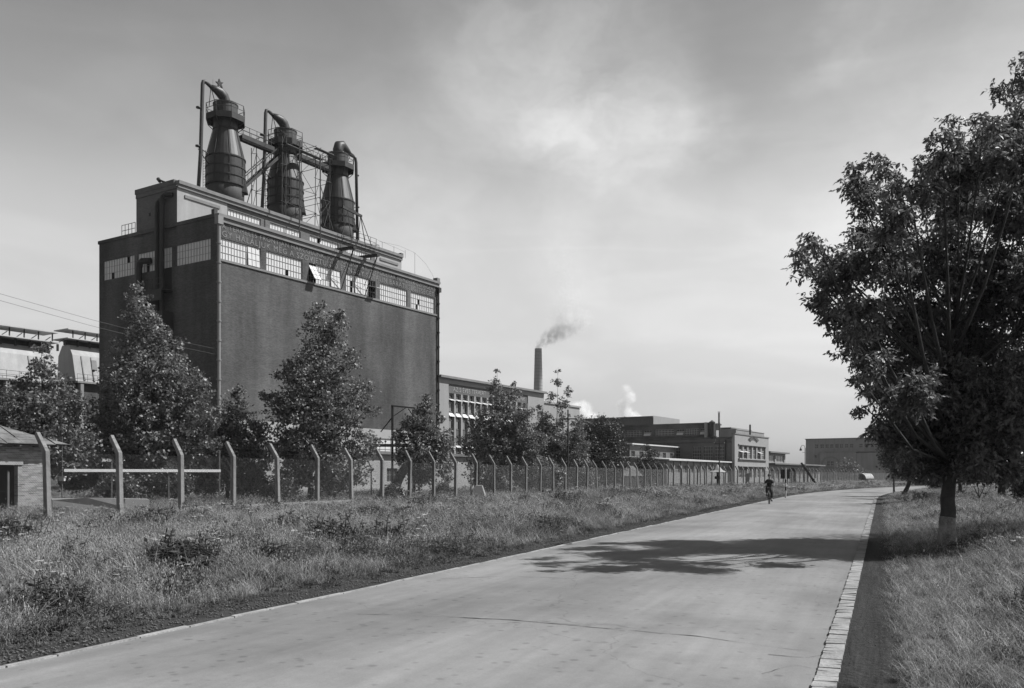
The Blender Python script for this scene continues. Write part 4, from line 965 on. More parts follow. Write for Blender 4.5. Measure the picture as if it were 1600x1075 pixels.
for h in w2: window(fb, sd_(-2.5), *h, 2, 2, mat='glassdark', t=.2, bar=.08)
mb = MB(); c0, cz = fd(1297.5,-2.5), fz(1297, 724, -2.5)
for k in range(28):
    a, b2 = 2*math.pi*k/28, 2*math.pi*(k+1)/28
    P = [(-2.53, c0+math.cos(a)*r*.98, cz+math.sin(a)*r*.78) for r in (3.1, 2.4)] + [(-2.53, c0+math.cos(b2)*r*.98, cz+math.sin(b2)*r*.78) for r in (2.4, 3.1)]
    mb.add(P, [(0,1,2,3)])
mb.add([(-2.53,c0-2.2,cz-.9),(-2.53,c0+2.2,cz-.9),(-2.53,c0+1.5,cz-1.7),(-2.53,c0-1.5,cz-1.7)],[(0,1,2,3)])
mb.build('painted_emblem', M['coping'], fb)
# slatted rounded awning
aw = thing('awning', 'white ribbed rounded awning above the far end of the fence', 'awning', W(1350, 757, 232)[:2]+(0,), TH+R(0))
mb = MB(); mk = MB()
for i in range(10):
    x0 = i*1.15-5.5
    for k in range(6):
        a, b2 = math.pi*.5*k/6, math.pi*.5*(k+1)/6
        P = [(x, -1.5*math.sin(t_), 2.55*0+ .9+1.5*math.cos(t_)) for x, t_ in ((x0,a),(x0+.95,a),(x0+.95,b2),(x0,b2))]; mb.add(P, [(0,1,2,3)])
        mk.bar((x0+1.05, -1.5*math.sin(a), .9+1.5*math.cos(a)), (x0+1.05, -1.5*math.sin(b2), .9+1.5*math.cos(b2)), .06)
mb.build('slats', M['white'], aw); mk.bar((-5.5,-1.5,.9),(6,-1.5,.9),.05); mk.bar((-5.5,-1.5,.9),(-5.5,-1.5,0),.05); mk.bar((6,-1.5,.9),(6,-1.5,0),.05); mk.build('frame', M['steel'], aw)
# pale house beyond the bend
hs_ = thing('white_house', 'small pale house with a tall window glimpsed between the leaning tree and the road sign', 'house', W(1400, 757, 215)[:2]+(0,), R(-6))
mb = MB(); mb.facade(0, 5.2, 0, 3.6, [(1.7,3.2,.9,2.6)], fr(0)); mb.box(0,5.2,.4,5,0,3.5); mb.build('wall', M['plaster'], hs_)
mb = MB(); mb.add([(-.3,-.3,3.6),(5.5,-.3,3.6),(5.5,5.3,3.6),(-.3,5.3,3.6),(2.6,2.5,5.6)], [(0,1,4),(1,2,4),(2,3,4),(3,0,4),(0,3,2,1)]); mb.build('roof', M['roofing'], hs_)
window(hs_, fr(0), 1.7, 3.2, .9, 2.6, 2, 3, mat='glassmid', t=.2, bar=.06)

# ------------------------------------------------------------------ brick hut at the left
Hf = Frame(72, 38); hu = thing('brick_hut', 'small brick hut with dark doorway and ragged sheet roof at the left edge', 'hut', Hf.w(0,0,0), TH)
hd_ = Hf.front(28, 700, 0)[0]
mb = MB(); mb.facade(-7, 0, 0, 3.0, [(hd_-1.3, hd_, .0, 2.15)], fr(0), .3); mb.add([(0,0,0),(0,4,0),(0,4,3),(0,0,3)],[(0,1,2,3)]); mb.add([(-7,0,0),(-7,4,0),(-7,4,3),(-7,0,3)],[(0,1,2,3)]); mb.build('wall', M['brickshed'], hu)
mb = MB(); mb.box(hd_-1.5, hd_+.2, -.05, .2, 2.15, 2.34); mb.build('lintel', M['plaster'], hu)
mb = MB(); mb.box(-6.9, -.1, 1.2, 1.3, 0, 2.9); mb.build('inner_wall', M['darkvoid'], hu)
mb = MB(); rnd = random.Random(5)
def rz_h(x, y): return 3.02+.42*max(0, min(y+.55, .75-x, 4.6-y))
for i in range(12):
    for j in range(8):
        x0 = -7.4+i*.68; y0 = -.55+j*.645; e = rnd.uniform(-.02,.035); e2 = rnd.uniform(-.02,.02)
        P = [(x0, y0, rz_h(x0,y0)+.05+e), (x0+.70, y0, rz_h(x0+.70,y0)+.04+e2), (x0+.70, y0+.69, rz_h(x0+.70,y0+.69)+.03), (x0, y0+.69, rz_h(x0,y0+.69)+.05+e)]
        P2 = [(x, y, z-.025) for x, y, z in P]; mb.add(P+P2, [(0,1,2,3),(7,6,5,4),(0,4,5,1),(1,5,6,2),(2,6,7,3),(3,7,4,0)])
mb.build('roof', plain('patched_roof', .12, .6, 1.6, .8, streak=.2), hu)
mb = MB()
for x in np.arange(-7, .6, .8): mb.box(x, x+.07, -.5, .05, 2.93, 3.01)
mb.build('rafters', M['wood'], hu)
mb = MB(); mb.box(hd_-.35, hd_-.27, .15, .2, 0, 1.9); mb.build('door_post', M['wood'], hu)
# whitewashed barrier rail behind the fence
br = thing('barrier_rail', 'long white horizontal rail on thin posts behind the near fence posts', 'rail', W(100, 743, 42)[:2]+(0,), R(28))
k_ = 42/FPX; zr = CH+8/FPX*42; mb = MB(); k_ *= 1.22; mb.box(0, 193*k_, 0, .06, zr-.07, zr+.07); mb.build('rail', plain('whitewash', .75, .1, 3, .9), br)
for x, t_ in ((55,.5),(125,.1),(191,1.1)): mb = MB(); mb.box(x*k_, x*k_+.07, .07, .14, 0, zr+t_); mb.build('post', M['wood'], br)
# low concrete slab wall
sl = thing('concrete_slab', 'low pale concrete slab lying in the grass behind the first fence posts', 'slab', W(82, 743, 34)[:2]+(.12,), R(30))
mb = MB(); mb.add([(0,0,0),(3.6,.6,0),(3.6,1.4,0),(0,1.2,0),(0,0,.62),(1.2,.1,.70),(3.6,.6,.58),(3.6,1.4,.6),(0,1.2,.66)],[(0,1,6,5,4),(1,2,7,6),(2,3,8,7),(3,0,4,8),(4,5,6,7,8)]); mb.build('slab', M['plaster2'], sl)
bx = thing('junction_box', 'small white box on a thin stake beside the brick hut', 'box', W(97, 743, 40)[:2]+(0,), 0)
mb = MB(); mb.box(-.12, .12, -.08, .08, 1.45, 1.62); mb.box(-.16,.16,-.1,.1,1.622,1.66); mb.build('box', M['white'], bx); mb = MB(); mb.bar((0,0,0),(0,0,1.45),.025); mb.bar((0,0,1.66),(0,0,3.5),.02); mb.build('stake', M['wood'], bx)

# ------------------------------------------------------------------ the fence
fence = thing('wire_fence', 'long chain-link fence on angled concrete posts running along the factory side of the road', 'fence', (0,0,0))
P = []; y = 30 - 2.83*2
Yv = 30 - 2.83*3
k = 0
p = Vector((.431*Yv-28.93, Yv)); dir1 = Vector((.431, 1)).normalized(); dir2 = U.copy()
pts = [p.copy()]
while pts[-1].y < 117.5: pts.append(pts[-1]+dir1*3.085)
while len(pts) < 96: pts.append(pts[-1]+dir2*3.085)
def post_mesh():
    mb = MB(); w0, w1 = .098, .088
    # straight shaft then an arm leaning out to -X (towards the factory)
    S = [(0,0,-.2,w0),(0,0,2.58,w1),(-.34,0,3.28,.055)]
    rings = []
    for (x, y, z, w_) in S: rings.append([(x-w_,y-w_,z),(x+w_,y-w_,z),(x+w_,y+w_,z),(x-w_,y+w_,z)])
    rings[1] = [(-w1,-w1,2.55),(w1,-w1,2.62),(w1,w1,2.62),(-w1,w1,2.55)]; rings[2] = [(-.45,-.075,3.20),(-.33,-.075,3.30),(-.33,.075,3.30),(-.45,.075,3.20)]
    vs = [v for r in rings for v in r]; fs = []
    for i in range(2):
        for j in range(4): fs.append((i*4+j, i*4+(j+1) % 4, i*4+(j+1) % 4+4, i*4+j+4))
    fs.append((8,9,10,11)); mb.add(vs, fs); return mb
proto = post_mesh().build('post', M['concrete'], fence)
bev = proto.modifiers.new('bevel', 'BEVEL'); bev.width = .012; bev.segments = 1
mb = MB(); nwx, nwz = 34, 2.5; cell = 3.0/nwx; r_ = .0031
for i in range(-28, nwx):      # crossing wires as thin triangular tubes
    for s in (1, -1):
        xa, za_ = (i*cell, 0.05) if s == 1 else ((nwx-i)*cell, .05)
        xb, zb2 = (xa + s*2.45, 2.5)
        # clip to the panel
        pa = Vector((xa, .002*s, za_)); pb = Vector((xb, .002*s, zb2))
        def clip(pa, pb):
            for lim, sg in ((0, 1), (3.0, -1)):
                fa, fb2 = (pa.x-lim)*sg, (pb.x-lim)*sg
                if fa < 0 and fb2 < 0: return None
                if fa < 0: pa = pa.lerp(pb, fa/(fa-fb2))
                elif fb2 < 0: pb = pb.lerp(pa, fb2/(fb2-fa))
            return pa, pb
        c = clip(pa, pb)
        if c and (c[1]-c[0]).length > .02: mb.tube(list(c), r_, 3, caps=False)
for z in (.05, 1.2, 2.5): mb.tube([(0,.004,z),(3.0,.004,z)], .004, 3, caps=False)
link = mb.build('chain_link', M['wire'], fence)
mb = MB()
for (x, z) in ((-.06,2.74),(-.17,2.93),(-.27,3.1),(-.36,3.24)): mb.tube([(0,-x*-1,z),(1.5,-x*-1,z-.015),(3.085,-x*-1,z)], .004, 3, caps=False)
barb = mb.build('barbed_wire', M['wire'], fence)
rnd = random.Random(77); NP = len(pts)
for i, p in enumerate(pts):
    dd = (pts[min(i+1, NP-1)]-pts[max(i-1, 0)]).normalized(); ang = math.atan2(dd.y, dd.x) - math.pi/2
    q = proto if i == 0 else proto.copy()
    if i: col.objects.link(q); q.parent = fence
    q.location = (p.x, p.y, -.05+rnd.uniform(-.03, .03)); q.rotation_euler = (rnd.uniform(-.02,.02), rnd.uniform(-.025,.025), ang + rnd.uniform(-.07,.07))
    if i < NP-1:
        d_ = pts[i+1]-p; a2 = math.atan2(d_.y, d_.x)
        for pr in (link, barb):
            o = pr if i == 0 else pr.copy()
            if i: col.objects.link(o); o.parent = fence
            o.location = (p.x + (dd.y*.0), p.y, -.02); o.rotation_euler = (0, 0, a2)
# strip of concrete plinth under the near spans
mb = MB()
for i in range(5, 9):
    a, b2 = pts[i], pts[i+1]; nrm = Vector((dir1.y, -dir1.x))
    q = [a+nrm*.02, b2+nrm*.02, b2+nrm*.14, a+nrm*.14]; mb.add([(v.x,v.y,-.1) for v in q]+[(v.x,v.y,.40) for v in q], [(4,5,6,7),(0,1,5,4),(1,2,6,5),(2,3,7,6),(3,0,4,7)])
mb.build('plinth', M['plaster2'], fence)
# the post with a pyramid foot
pk = pts[min(range(NP), key=lambda i: abs(800+FPX*pts[i].x/pts[i].y-745))]
mb = MB(); mb.lathe([(.85,-.1),(.34,1.0),(.1,1.03)], 4, (pk.x+.25, pk.y-.3, 0), a0=R(40)); ft = mb.build('concrete_foot', M['plaster2'], fence); ft['label'] = 'pyramid concrete foot at one post'
mb = MB(); mb.tube([(pk.x+.25,pk.y-.2,.8),(pk.x+.25,pk.y-.2,2.65)], .06, 8)
for z in (1.3, 1.9): mb.tube([(pk.x+.25,pk.y-.2,z),(pk.x+.25,pk.y-.2,z+.06)], .09, 8)
mb.build('marker_pipe', M['steel'], fence)
# dark inner fence posts
inf = thing('inner_fence', 'row of short dark bent fence stakes deep inside the yard', 'fence', (0,0,0)); pr = None
for px in (277, 449, 580, 648, 736):
    Yp = 56 + (px-277)*.02; x = (px-800)/FPX*Yp
    if pr is None:
        mb = MB(); mb.tube([(0,0,-.1),(0,0,2.2),(-.22,0,2.75)], .05, 6); pr = mb.build('stake', M['steel'], inf); o = pr
    else: o = pr.copy(); col.objects.link(o); o.parent = inf
    o.location = (x, Yp, 0)

# ------------------------------------------------------------------ poles, lamps, signs
def utility(px, top, Y, arm_y, label, arm=1.6, r=.09):
    x, _, zt = W(px, top, Y); t = thing('utility_pole', label, 'pole', (x, Y, 0)); mb = MB(); mb.tube([(0,0,-.1),(0,0,zt)], [r, r*.7], 8); mb.build('pole', M['steel'], t)
    za = CH+(HOR-arm_y)/FPX*Y; mb = MB(); mb.box(-arm/2, arm/2, -.05, .05, za-.05, za+.05)
    mb.build('crossarm', M['steel'], t); mb = MB()
    for xx in (-arm/2+.1, arm/2-.1): mb.tube([(xx,0,za+.06),(xx,0,za+.22)], .05, 6)
    mb.build('insulator', M['white'], t); return t
utility(887.5, 640, 80, 654.5, 'thin dark pole with short crossarm in front of the dense trees')
utility(1124, 660, 118, 693.5, 'tall thin dark pole with a crossarm in front of the gate building wing', 1.6, .09)
ga2 = thing('roofed_stand', 'small mushroom-shaped pale shelter on a dark post beside the tall pole', 'shelter', W(1121, 757, 124)[:2]+(0,))
mb = MB(); mb.lathe([(1.25,2.2),(.75,2.45),(.3,3.0),(.02,3.3)], 8); mb.build('canopy', M['plaster'], ga2); mb = MB(); mb.tube([(0,0,-.1),(0,0,2.4)], .13, 8); mb.box(-.35,.35,-.2,.2,1.2,1.6); mb.build('post', M['steel'], ga2)
lp = thing('street_lamp', 'gooseneck street lamp at the left corner of the far grey factory', 'street lamp', W(1258, 757, 190)[:2]+(0,))
k_ = 190/FPX; zc = lambda py: CH+(HOR-py)/FPX*190
mb = MB(); mb.tube([(0,0,0),(0,0,zc(706)),(0,0,zc(700))], .1, 8); mb.tube([(0,0,zc(701)),(-.1,0,zc(697)),(-.4,0,zc(695.6)),(-.75,0,zc(696.2)),(-.95,0,zc(699))], .055, 6); mb.bar((-.6,0,zc(707)),(.5,0,zc(707)),.05); mb.build('pole', M['plaster2'], lp)
mb = MB(); mb.lathe([(.28,0),(.25,.25),(.08,.6),(.05,.7)], 12, (-.95,0,zc(699)-.7)); mb.build('lamp_shade', M['steel'], lp)
sg = thing('striped_post_sign', 'black and white striped post with a dark board behind the cyclist', 'sign', W(1227.5, 743, 66)[:2]+(0,))
k_ = 66/FPX; zq = lambda py: CH+(HOR-py)/FPX*66; zs = [zq(v) for v in (768, 762.5+3, 761, 756, 749, 731)]
mb = MB(); mats = [M['white'], M['black']]
for a, b2, m_ in ((-.3,zq(766.5),0),(zq(766.5),zq(760.5),1),(zq(760.5),zq(754.5),0),(zq(754.5),zq(749),1),(zq(749),zq(731),0)): mb.tube([(0,0,a),(0,0,b2)], .062, 10, m_)
mb.build('post', mats, sg)
mb = MB(); mb.box(-7.3*k_, 6.8*k_, .07, .10, zq(748), zq(733.5)); mb.build('board', M['black'], sg)
pn = thing('leaning_board', 'dark board leaning on the fence in front of the pale gate building', 'board', W(1169, 760, 138)[:2]+(0,), R(30))
mb = MB(); mb.add([(-.55,0,0.3),(.3,0,1.0),(.45,0,2.1),(-.55,0,2.0),(-.55,.05,0.3),(.3,.05,1.0),(.45,.05,2.1),(-.55,.05,2.0)], [(0,1,2,3),(7,6,5,4),(0,4,5,1),(1,5,6,2),(2,6,7,3),(3,7,4,0)]); mb.build('board', M['steel'], pn)
rs = thing('road_sign', 'small dark square road sign with a pale disc on a post at the right verge', 'sign', W(1396, 743, 84)[:2]+(0,))
zq = lambda py: CH+(HOR-py)/FPX*84; k_ = 84/FPX
mb = MB(); mb.tube([(0,0,-.2),(0,0,zq(740))], .05, 8); mb.build('post', M['steel'], rs)
mb = MB(); mb.box(-3.7*k_, 3.7*k_, -.09, -.055, zq(748), zq(739.5)); mb.build('plate', M['black'], rs)
mb = MB(); mb.lathe([(.11,-.002),(.11,.002)], 20); o = mb.build('disc', M['coping'], rs); o.rotation_euler = (R(90),0,0); o.location = (0,-.094,zq(743.5))
st2 = thing('concrete_block', 'small white concrete block on a grassy mound beside the fence', 'block', W(959, 770, 61)[:2]+(gz(7.1,61)-.05,), R(15))
mb = MB(); mb.box(-.17,.17,-.15,.15,0,.62); mb.box(-.19,.19,-.17,.17,.55,.66); mb.build('block', M['plaster'], st2)
bo = MB(); rnd = random.Random(9)
def rock(name, px, py, rx, ry, rz_, label, mat='plaster'):
    x, y = ground_pt(px, py); mb = MB(); n = 10; prof = [(.001,0),(.7,.05),(1,.35),(.8,.75),(.45,.95),(.001,1)]
    mb.lathe(prof, n); mb.v = [((v[0]*rx*(1+rnd.uniform(-.15,.15))), v[1]*ry*(1+rnd.uniform(-.15,.15)), v[2]*rz_) for v in mb.v]
    o = mb.build(name, M[mat]); o.location = (x, y, gz(x,y)-.02); o.rotation_euler = (0,0,rnd.uniform(-.4,.4)); return tag(o, label, 'stone')
rock('boulder', 946, 799, .45, .2, .32, 'pale elongated boulder lying in the verge grass below the mound')
rock('boulder', 1020, 790, .18, .15, .2, 'small pale stone in the verge grass to the right of the mound')
rock('boulder', 1380-80, 762, .35, .2, .35, 'tiny white stone at the far road edge near the fence')
# overhead wires to the tall block, and the pole that carries them
x0 = W(-330, 743, 44)
wp = thing('wire_pole', 'wooden pole carrying the two wires to the left of the view', 'pole', (x0[0], 44, 0)); mb = MB(); mb.tube([(0,0,-.2),(0,0,15.6)], [.16,.11], 8); mb.build('pole', M['wood'], wp); mb = MB(); mb.box(-.7,.7,-.06,.06,14.2,14.35); mb.build('crossarm', M['wood'], wp)
for k, (py0, py1) in enumerate(((545, 459), (553.5, 469.5))):
    a = Vector(A.w(-.05, .15, CH+(HOR-py0)/FPX*85)); mid_ = Vector(W(0, py1, 60)); end = Vector((x0[0], 44, 14.8+.1*k - .5))
    mb = MB(); pts_ = [a, a.lerp(mid_, .33)-Vector((0,0,.22)), a.lerp(mid_, .66)-Vector((0,0,.2)), mid_, mid_.lerp(end, .5), end]; mb.tube(pts_, .014, 4)
    tag(mb.build('overhead_wire', M['wire']), 'upper of two thin wires crossing the sky to the tall block' if k == 0 else 'lower of two thin wires crossing the sky to the tall block', 'wire', 'overhead wires at the left')

#%%TREES
# ------------------------------------------------------------------ trees
def leaves(centers, sig, per, size, aspect, rng_, droop=.0, compound=0, up=.35):
    """centers (n,3), sig per cluster; returns verts, tris"""
    n = len(centers); idx = np.repeat(np.arange(n), per); N_ = len(idx)
    g = rng_.normal(size=(N_, 3)); g /= np.maximum(1e-6, np.linalg.norm(g, axis=1, keepdims=True)); rad = rng_.random(N_)**.45
    P = centers[idx] + g*rad[:, None]*sig[idx][:, None]*np.array([1.15, 1.15, .85])
    if compound:
        N0 = N_; P = np.repeat(P, compound, axis=0); N_ = len(P)
        axis = rng_.normal(size=(N0, 3)); axis[:, 2] = -np.abs(axis[:, 2])*.6-.1; axis /= np.linalg.norm(axis, axis=1, keepdims=True); axis = np.repeat(axis, compound, axis=0)
        slot = np.tile(np.arange(compound), N0); off = (slot//2)*size*.55
        P = P + axis*off[:, None]
        d = axis*.7 + rng_.normal(size=(N_, 3))*.38
    else:
        d = rng_.normal(size=(N_, 3))
    d[:, 2] -= droop; d /= np.linalg.norm(d, axis=1, keepdims=True)
    nr = rng_.normal(size=(N_, 3)); nr[:, 2] = np.abs(nr[:, 2]) + up
    nr -= (nr*d).sum(1)[:, None]*d; nr /= np.maximum(1e-6, np.linalg.norm(nr, axis=1, keepdims=True))
    sdv = np.cross(d, nr); s = (size*(.65+.7*rng_.random(N_)))[:, None]
    v0 = P; v2 = P + d*s; m_ = P + d*s*.45; h = sdv*s*aspect*.5; lift = nr*s*.1
    v1 = m_ + h + lift; v3 = m_ - h + lift
    V_ = np.stack([v0, v1, v2, v3], 1).reshape(-1, 3); b = np.arange(N_)*4
    F_ = np.stack([np.stack([b, b+1, b+2], 1), np.stack([b, b+2, b+3], 1)], 1).reshape(-1, 3)
    return V_, F_
def tree(name, label, cat, base, Y, blobs, crown_base, tr, top, ncl, per, size, aspect, leafm, barkm, seed, group=None, cr=.5, droop=.1, compound=0, trunk_pts=None, depth=1.0, up=.35, lime=False, limbs=None, ydep=0):
    """blobs are (px, py, r px) at distance Y; base = (x, y)"""
    rg = np.random.default_rng(seed); rnd = random.Random(seed)
    bx, by = base; t = thing(name, label, cat, (bx, by, 0), 0, group)
    k = Y/FPX; B = []
    for j, (px, py, r) in enumerate(blobs):
        R_ = r*k; dy = rnd.uniform(-1,1)*R_*.35*depth if not ydep else rnd.uniform(-1.25,.75)*max(0, ydep-R_*.4)*(1 if py < 660 else .25)
        x, _, z = W(px, py, Y+dy); B.append((Vector((x-bx, dy+(Y-by), z)), R_*(Y+dy)/Y))
    tp = trunk_pts or [(0,0,-.1),(rnd.uniform(-.05,.05)*top*.3,0,top*.25),(B[0][0].x*.4,rnd.uniform(-.1,.1),top*.5),(B[0][0].x*.75,rnd.uniform(-.1,.1),top*.75),(B[0][0].x, B[0][0].y, top)]
    tp = [Vector(p) for p in tp]; wood = MB(); m = len(tp)
    fine = []
    for i in range(m-1):
        for q in range(4): fine.append(tp[i].lerp(tp[i+1], q/4))
    fine.append(tp[-1]); n = len(fine)
    rads = [tr*max(.1, (1-(i/(n-1))**.9)) for i in range(n)]; rads[0] = tr*1.35; rads[1] = tr*1.08
    fine = [p+Vector((rnd.uniform(-1,1)*tr*.12, rnd.uniform(-1,1)*tr*.12, 0)) if 0 < i < n-1 else p for i, p in enumerate(fine)]
    wood.tube(fine, rads, 10)
    trunk_hi = [p for p in fine if p.z >= crown_base*.85] or [fine[-1]]
    centers = []; sig = []; wsum = sum(r**2.2 for _, r in B)
    for c, r in B:
        # limb
        hd = math.hypot(c.x, c.y); best = min(trunk_hi, key=lambda p: abs(p.z-(c.z-.75*math.hypot(c.x-p.x, c.y-p.y)-.15))+.2*(p-c).length*.1)
        i0 = fine.index(best); lr = max(.018, min(rads[i0]*.62, .03+.045*r*1.2)); mid_ = best.lerp(c, .5)+Vector((rnd.uniform(-.12,.12)*r, rnd.uniform(-.12,.12)*r, -.08*(c-best).length*rnd.uniform(.2,1.2)))
        limb = [best, best.lerp(mid_, .5)+Vector((0,0,-.02)), mid_, mid_.lerp(c, .55), c+Vector((0,0,r*.35))]
        wood.tube(limb, [lr, lr*.85, lr*.68, lr*.5, lr*.22], 6)
        nc = max(3, int(ncl*r**2.2/wsum))
        for _ in range(nc):
            g = Vector((rnd.gauss(0,1), rnd.gauss(0,1)*depth, rnd.gauss(0,1))).normalized()*r*(rnd.random()**.42)
            p = c+g; centers.append(p); sig.append(cr*rnd.uniform(.55, 1.2)*min(1, .45+.55*r))
            if rnd.random() < .55:
                a = min(limb[1:], key=lambda q: (q-p).length); wood.tube([a, a.lerp(p,.5)+Vector((0,0,rnd.uniform(-.08,.04)*r)), p], [.018, .012, .006], 4, caps=False)
    V_, F_ = leaves(np.array([tuple(c) for c in centers]), np.array(sig), per, size, aspect, rg, droop, compound, up)
    wood.build('trunk', M[barkm], t, True)
    fast_mesh('crown', V_, F_, M[leafm], t)
    if lime:
        lw = MB(); lw.tube([(0,0,-.08),(fine[1].x,fine[1].y,fine[1].z),(fine[2].x,fine[2].y,fine[2].z),(fine[3].x,fine[3].y,fine[3].z),fine[3].lerp(fine[4],.4)], [tr*1.36, rads[1]+.006, rads[2]+.006, rads[3]+.006, rads[3]*.99+.006], 14, caps=False); o = lw.build('whitewash', M['limewash'], t, True); o['label'] = 'flaking whitewash round the trunk foot'
    return t
M['limewash'] = plain('flaked_whitewash', .17, .8, 4, .95, bmp=.6, streak=.6)

G1 = 'poplars along the inside of the factory fence'
def poplar(label, px0, Y, blobs, crown_px, top_px, seed, n, tr=.13, size=.16, per=17, cr=.36, leafm='leaf_poplar', name='poplar_tree'):
    cb = CH+(HOR-crown_px)/FPX*Y; top = CH+(HOR-top_px)/FPX*Y
    return tree(name, label, 'tree', ((px0-800)/FPX*Y, Y), Y, blobs, cb, tr, top, int(n*.86), per, size, .85, leafm, 'bark2', seed, G1, cr=cr, up=.5)
poplar('slim-topped young poplar in front of the coal bunkers at the left edge', 65, 46, [(65,548,14),(60,572,20),(72,585,18),(45,605,20),(88,598,16),(30,640,42),(85,640,42),(118,625,24),(60,690,48),(8,680,42),(120,690,32),(-30,650,40),(60,725,34),(110,725,30),(20,725,30)], 715, 535, 31, 900)
poplar('tallest and broadest poplar, before the left side wall of the tall block', 222, 50, [(214,450,11),(213,472,20),(220,498,28),(228,525,34),(190,548,20),(252,555,38),(225,590,52),(180,592,28),(284,595,34),(230,640,64),(168,645,36),(296,640,44),(230,690,64),(180,705,44),(300,690,44),(322,605,14),(150,680,34),(250,730,40),(190,745,28),(335,650,18),(310,735,24)], 720, 445, 32, 1900, .17)
poplar('low rounded poplar between the broadest poplar and the bushy one', 355, 53, [(375,612,12),(368,640,26),(345,665,30),(392,675,34),(360,705,44),(405,715,30),(338,725,32),(375,740,30)], 735, 610, 33, 800)
poplar('bushy poplar with a twin-tipped top in front of the tall block front', 484, 52, [(500,486,15),(533,492,12),(487,505,18),(515,515,28),(503,545,38),(462,580,22),(440,588,14),(545,562,22),(490,590,52),(562,612,24),(500,640,66),(438,640,28),(578,640,16),(500,690,68),(448,700,36),(566,690,28),(510,735,44),(460,740,30),(560,735,24),(418,620,12)], 700, 478, 34, 1800, .15)
poplar('small pointed poplar right of the steel portal frame', 655, 63, [(665,622,8),(664,640,16),(690,652,8),(655,668,28),(624,684,14),(688,688,22),(655,712,34),(690,725,20),(632,712,16),(660,745,22),(698,745,10)], 735, 615, 35, 800, .1)
poplar('poplar with two thin tips hiding the office building windows', 775, 77, [(777,582,5.5),(773,600,11),(803,597,6),(764,606,6),(784,625,20),(806,615,9),(755,655,18),(790,662,30),(818,650,18),(742,690,26),(780,702,38),(822,700,26),(735,664,9),(800,732,34),(750,735,26),(845,690,14),(815,680,26),(770,680,26),(830,735,30),(860,740,22)], 735, 578, 36, 2000, .12)
poplar('slender poplar with a tall thin top against the sky right of the chimney', 868, 91, [(872,580,4.5),(869,596,9),(888,612,8),(862,622,9),(880,632,11),(842,638,7),(852,660,16),(874,690,28),(840,690,22),(902,680,15),(870,715,34),(835,722,22),(880,655,12),(900,728,24),(850,745,20),(895,700,26),(855,680,24),(905,662,12),(880,740,26),(830,745,24),(915,745,22)], 735, 574, 37, 2000, .1, .16, 18)
tree('dense_tree', 'dense dark round tree right of the slender poplar behind the fence', 'tree', (W(945,743,108)[0], 108), 108, [(940,655,8),(926,668,16),(950,675,22),(912,690,22),(962,692,18),(940,715,34),(905,722,22),(972,725,15),(935,742,26)], 2.0, .16, 6.5, 1000, 13, .22, .8, 'leaf_dark', 'bark', 38, G1, cr=.7)
tree('dense_tree', 'small dense bushy tree half hiding the shed beside the gate building', 'tree', (W(1015,743,120)[0], 120), 120, [(1010,702,7),(1018,713,13),(1003,725,14),(1020,735,14),(1031,728,8),(1008,745,12)], 1.0, .1, 4, 350, 12, .18, .8, 'leaf_dark', 'bark', 39, G1, cr=.5)

# the big tree on the right verge
BM = [(1440,640,50),(1408,668,38),(1452,695,38),(1500,655,48),(1425,615,40),(1540,660,45),(1247,398,11),(1258,425,13),(1268,372,11),(1290,452,20),(1300,492,20),(1322,528,18),(1345,548,22),(1345,596,12),(1350,640,12),(1484,192,13),(1472,225,24),(1500,232,22),(1538,196,22),(1535,230,30),(1580,235,38),(1370,248,12),(1385,270,20),(1330,262,12),(1335,290,22),(1352,312,30),(1420,302,38),(1440,262,18),(1500,305,55),(1580,320,55),(1254,402,11),(1276,385,14),(1296,410,26),(1315,430,36),(1284,462,22),(1375,395,52),(1460,420,75),(1560,430,75),(1315,505,26),(1345,490,40),(1420,520,66),(1520,540,85),(1325,545,16),(1362,560,30),(1350,602,9),(1374,612,20),(1405,600,42),(1480,630,75),(1575,630,75),(1362,668,13),(1385,672,20),(1420,680,34),(1500,690,44),(1570,690,42),(1640,300,80),(1680,450,110),(1650,600,80),(1410,722,20),(1440,722,26),(1480,715,36),(1530,722,32),(1575,728,30),(1560,205,26),(1595,190,34),(1600,250,45),(1545,255,34),(1510,265,34),(1465,255,26),(1450,300,30),(1400,340,34),(1345,365,26)]
tree('verge_tree', 'big leafy tree with whitewashed foot on the right verge casting shade over the road', 'tree', (9.9, 19.8), 19.8, BM, 2.3, .20, 8.6, 3500, 10, .11, .42, 'leaf_maple', 'bark', 151, ydep=4.0, cr=.34, droop=.25, compound=5, up=.4, lime=True,
     trunk_pts=[(0,0,-.1),(.02,0,.9),(.06,0,2.0),(.0,.05,3.0),(.1,.1,4.6),(.4,.1,6.4),(.5,0,8.4)], depth=1.15)
tree('verge_tree', 'tall tree at the right edge whose high branch hangs into the upper right corner', 'tree', (23.5, 25.5), 22.5, [(1588,122,30),(1568,135,18),(1562,150,14),(1612,105,34),(1640,140,45),(1700,150,60),(1760,230,90),(1830,150,120),(1900,300,170),(2050,380,170),(2150,500,170),(2000,560,160),(2180,250,150)], 3.0, .26, 14, 1500, 10, .12, .42, 'leaf_maple', 'bark', 52, cr=.45, droop=.25, compound=4, trunk_pts=[(0,0,-.1),(-.2,0,2.5),(-.3,0,5),(-.8,-.5,8),(-1.2,-.5,11)])
tree('verge_tree', 'tree out of view near the camera whose shade touches the bottom of the road', 'tree', (10.2, 5.2), 5.2, [(3300,-500,500),(2900,-300,480),(3700,-350,480),(3200,-900,500),(2700,-500,300),(3450,-100,350)], 2.5, .15, 6.8, 500, 10, .12, .42, 'leaf_maple', 'bark', 53, cr=.45, droop=.25, compound=3)
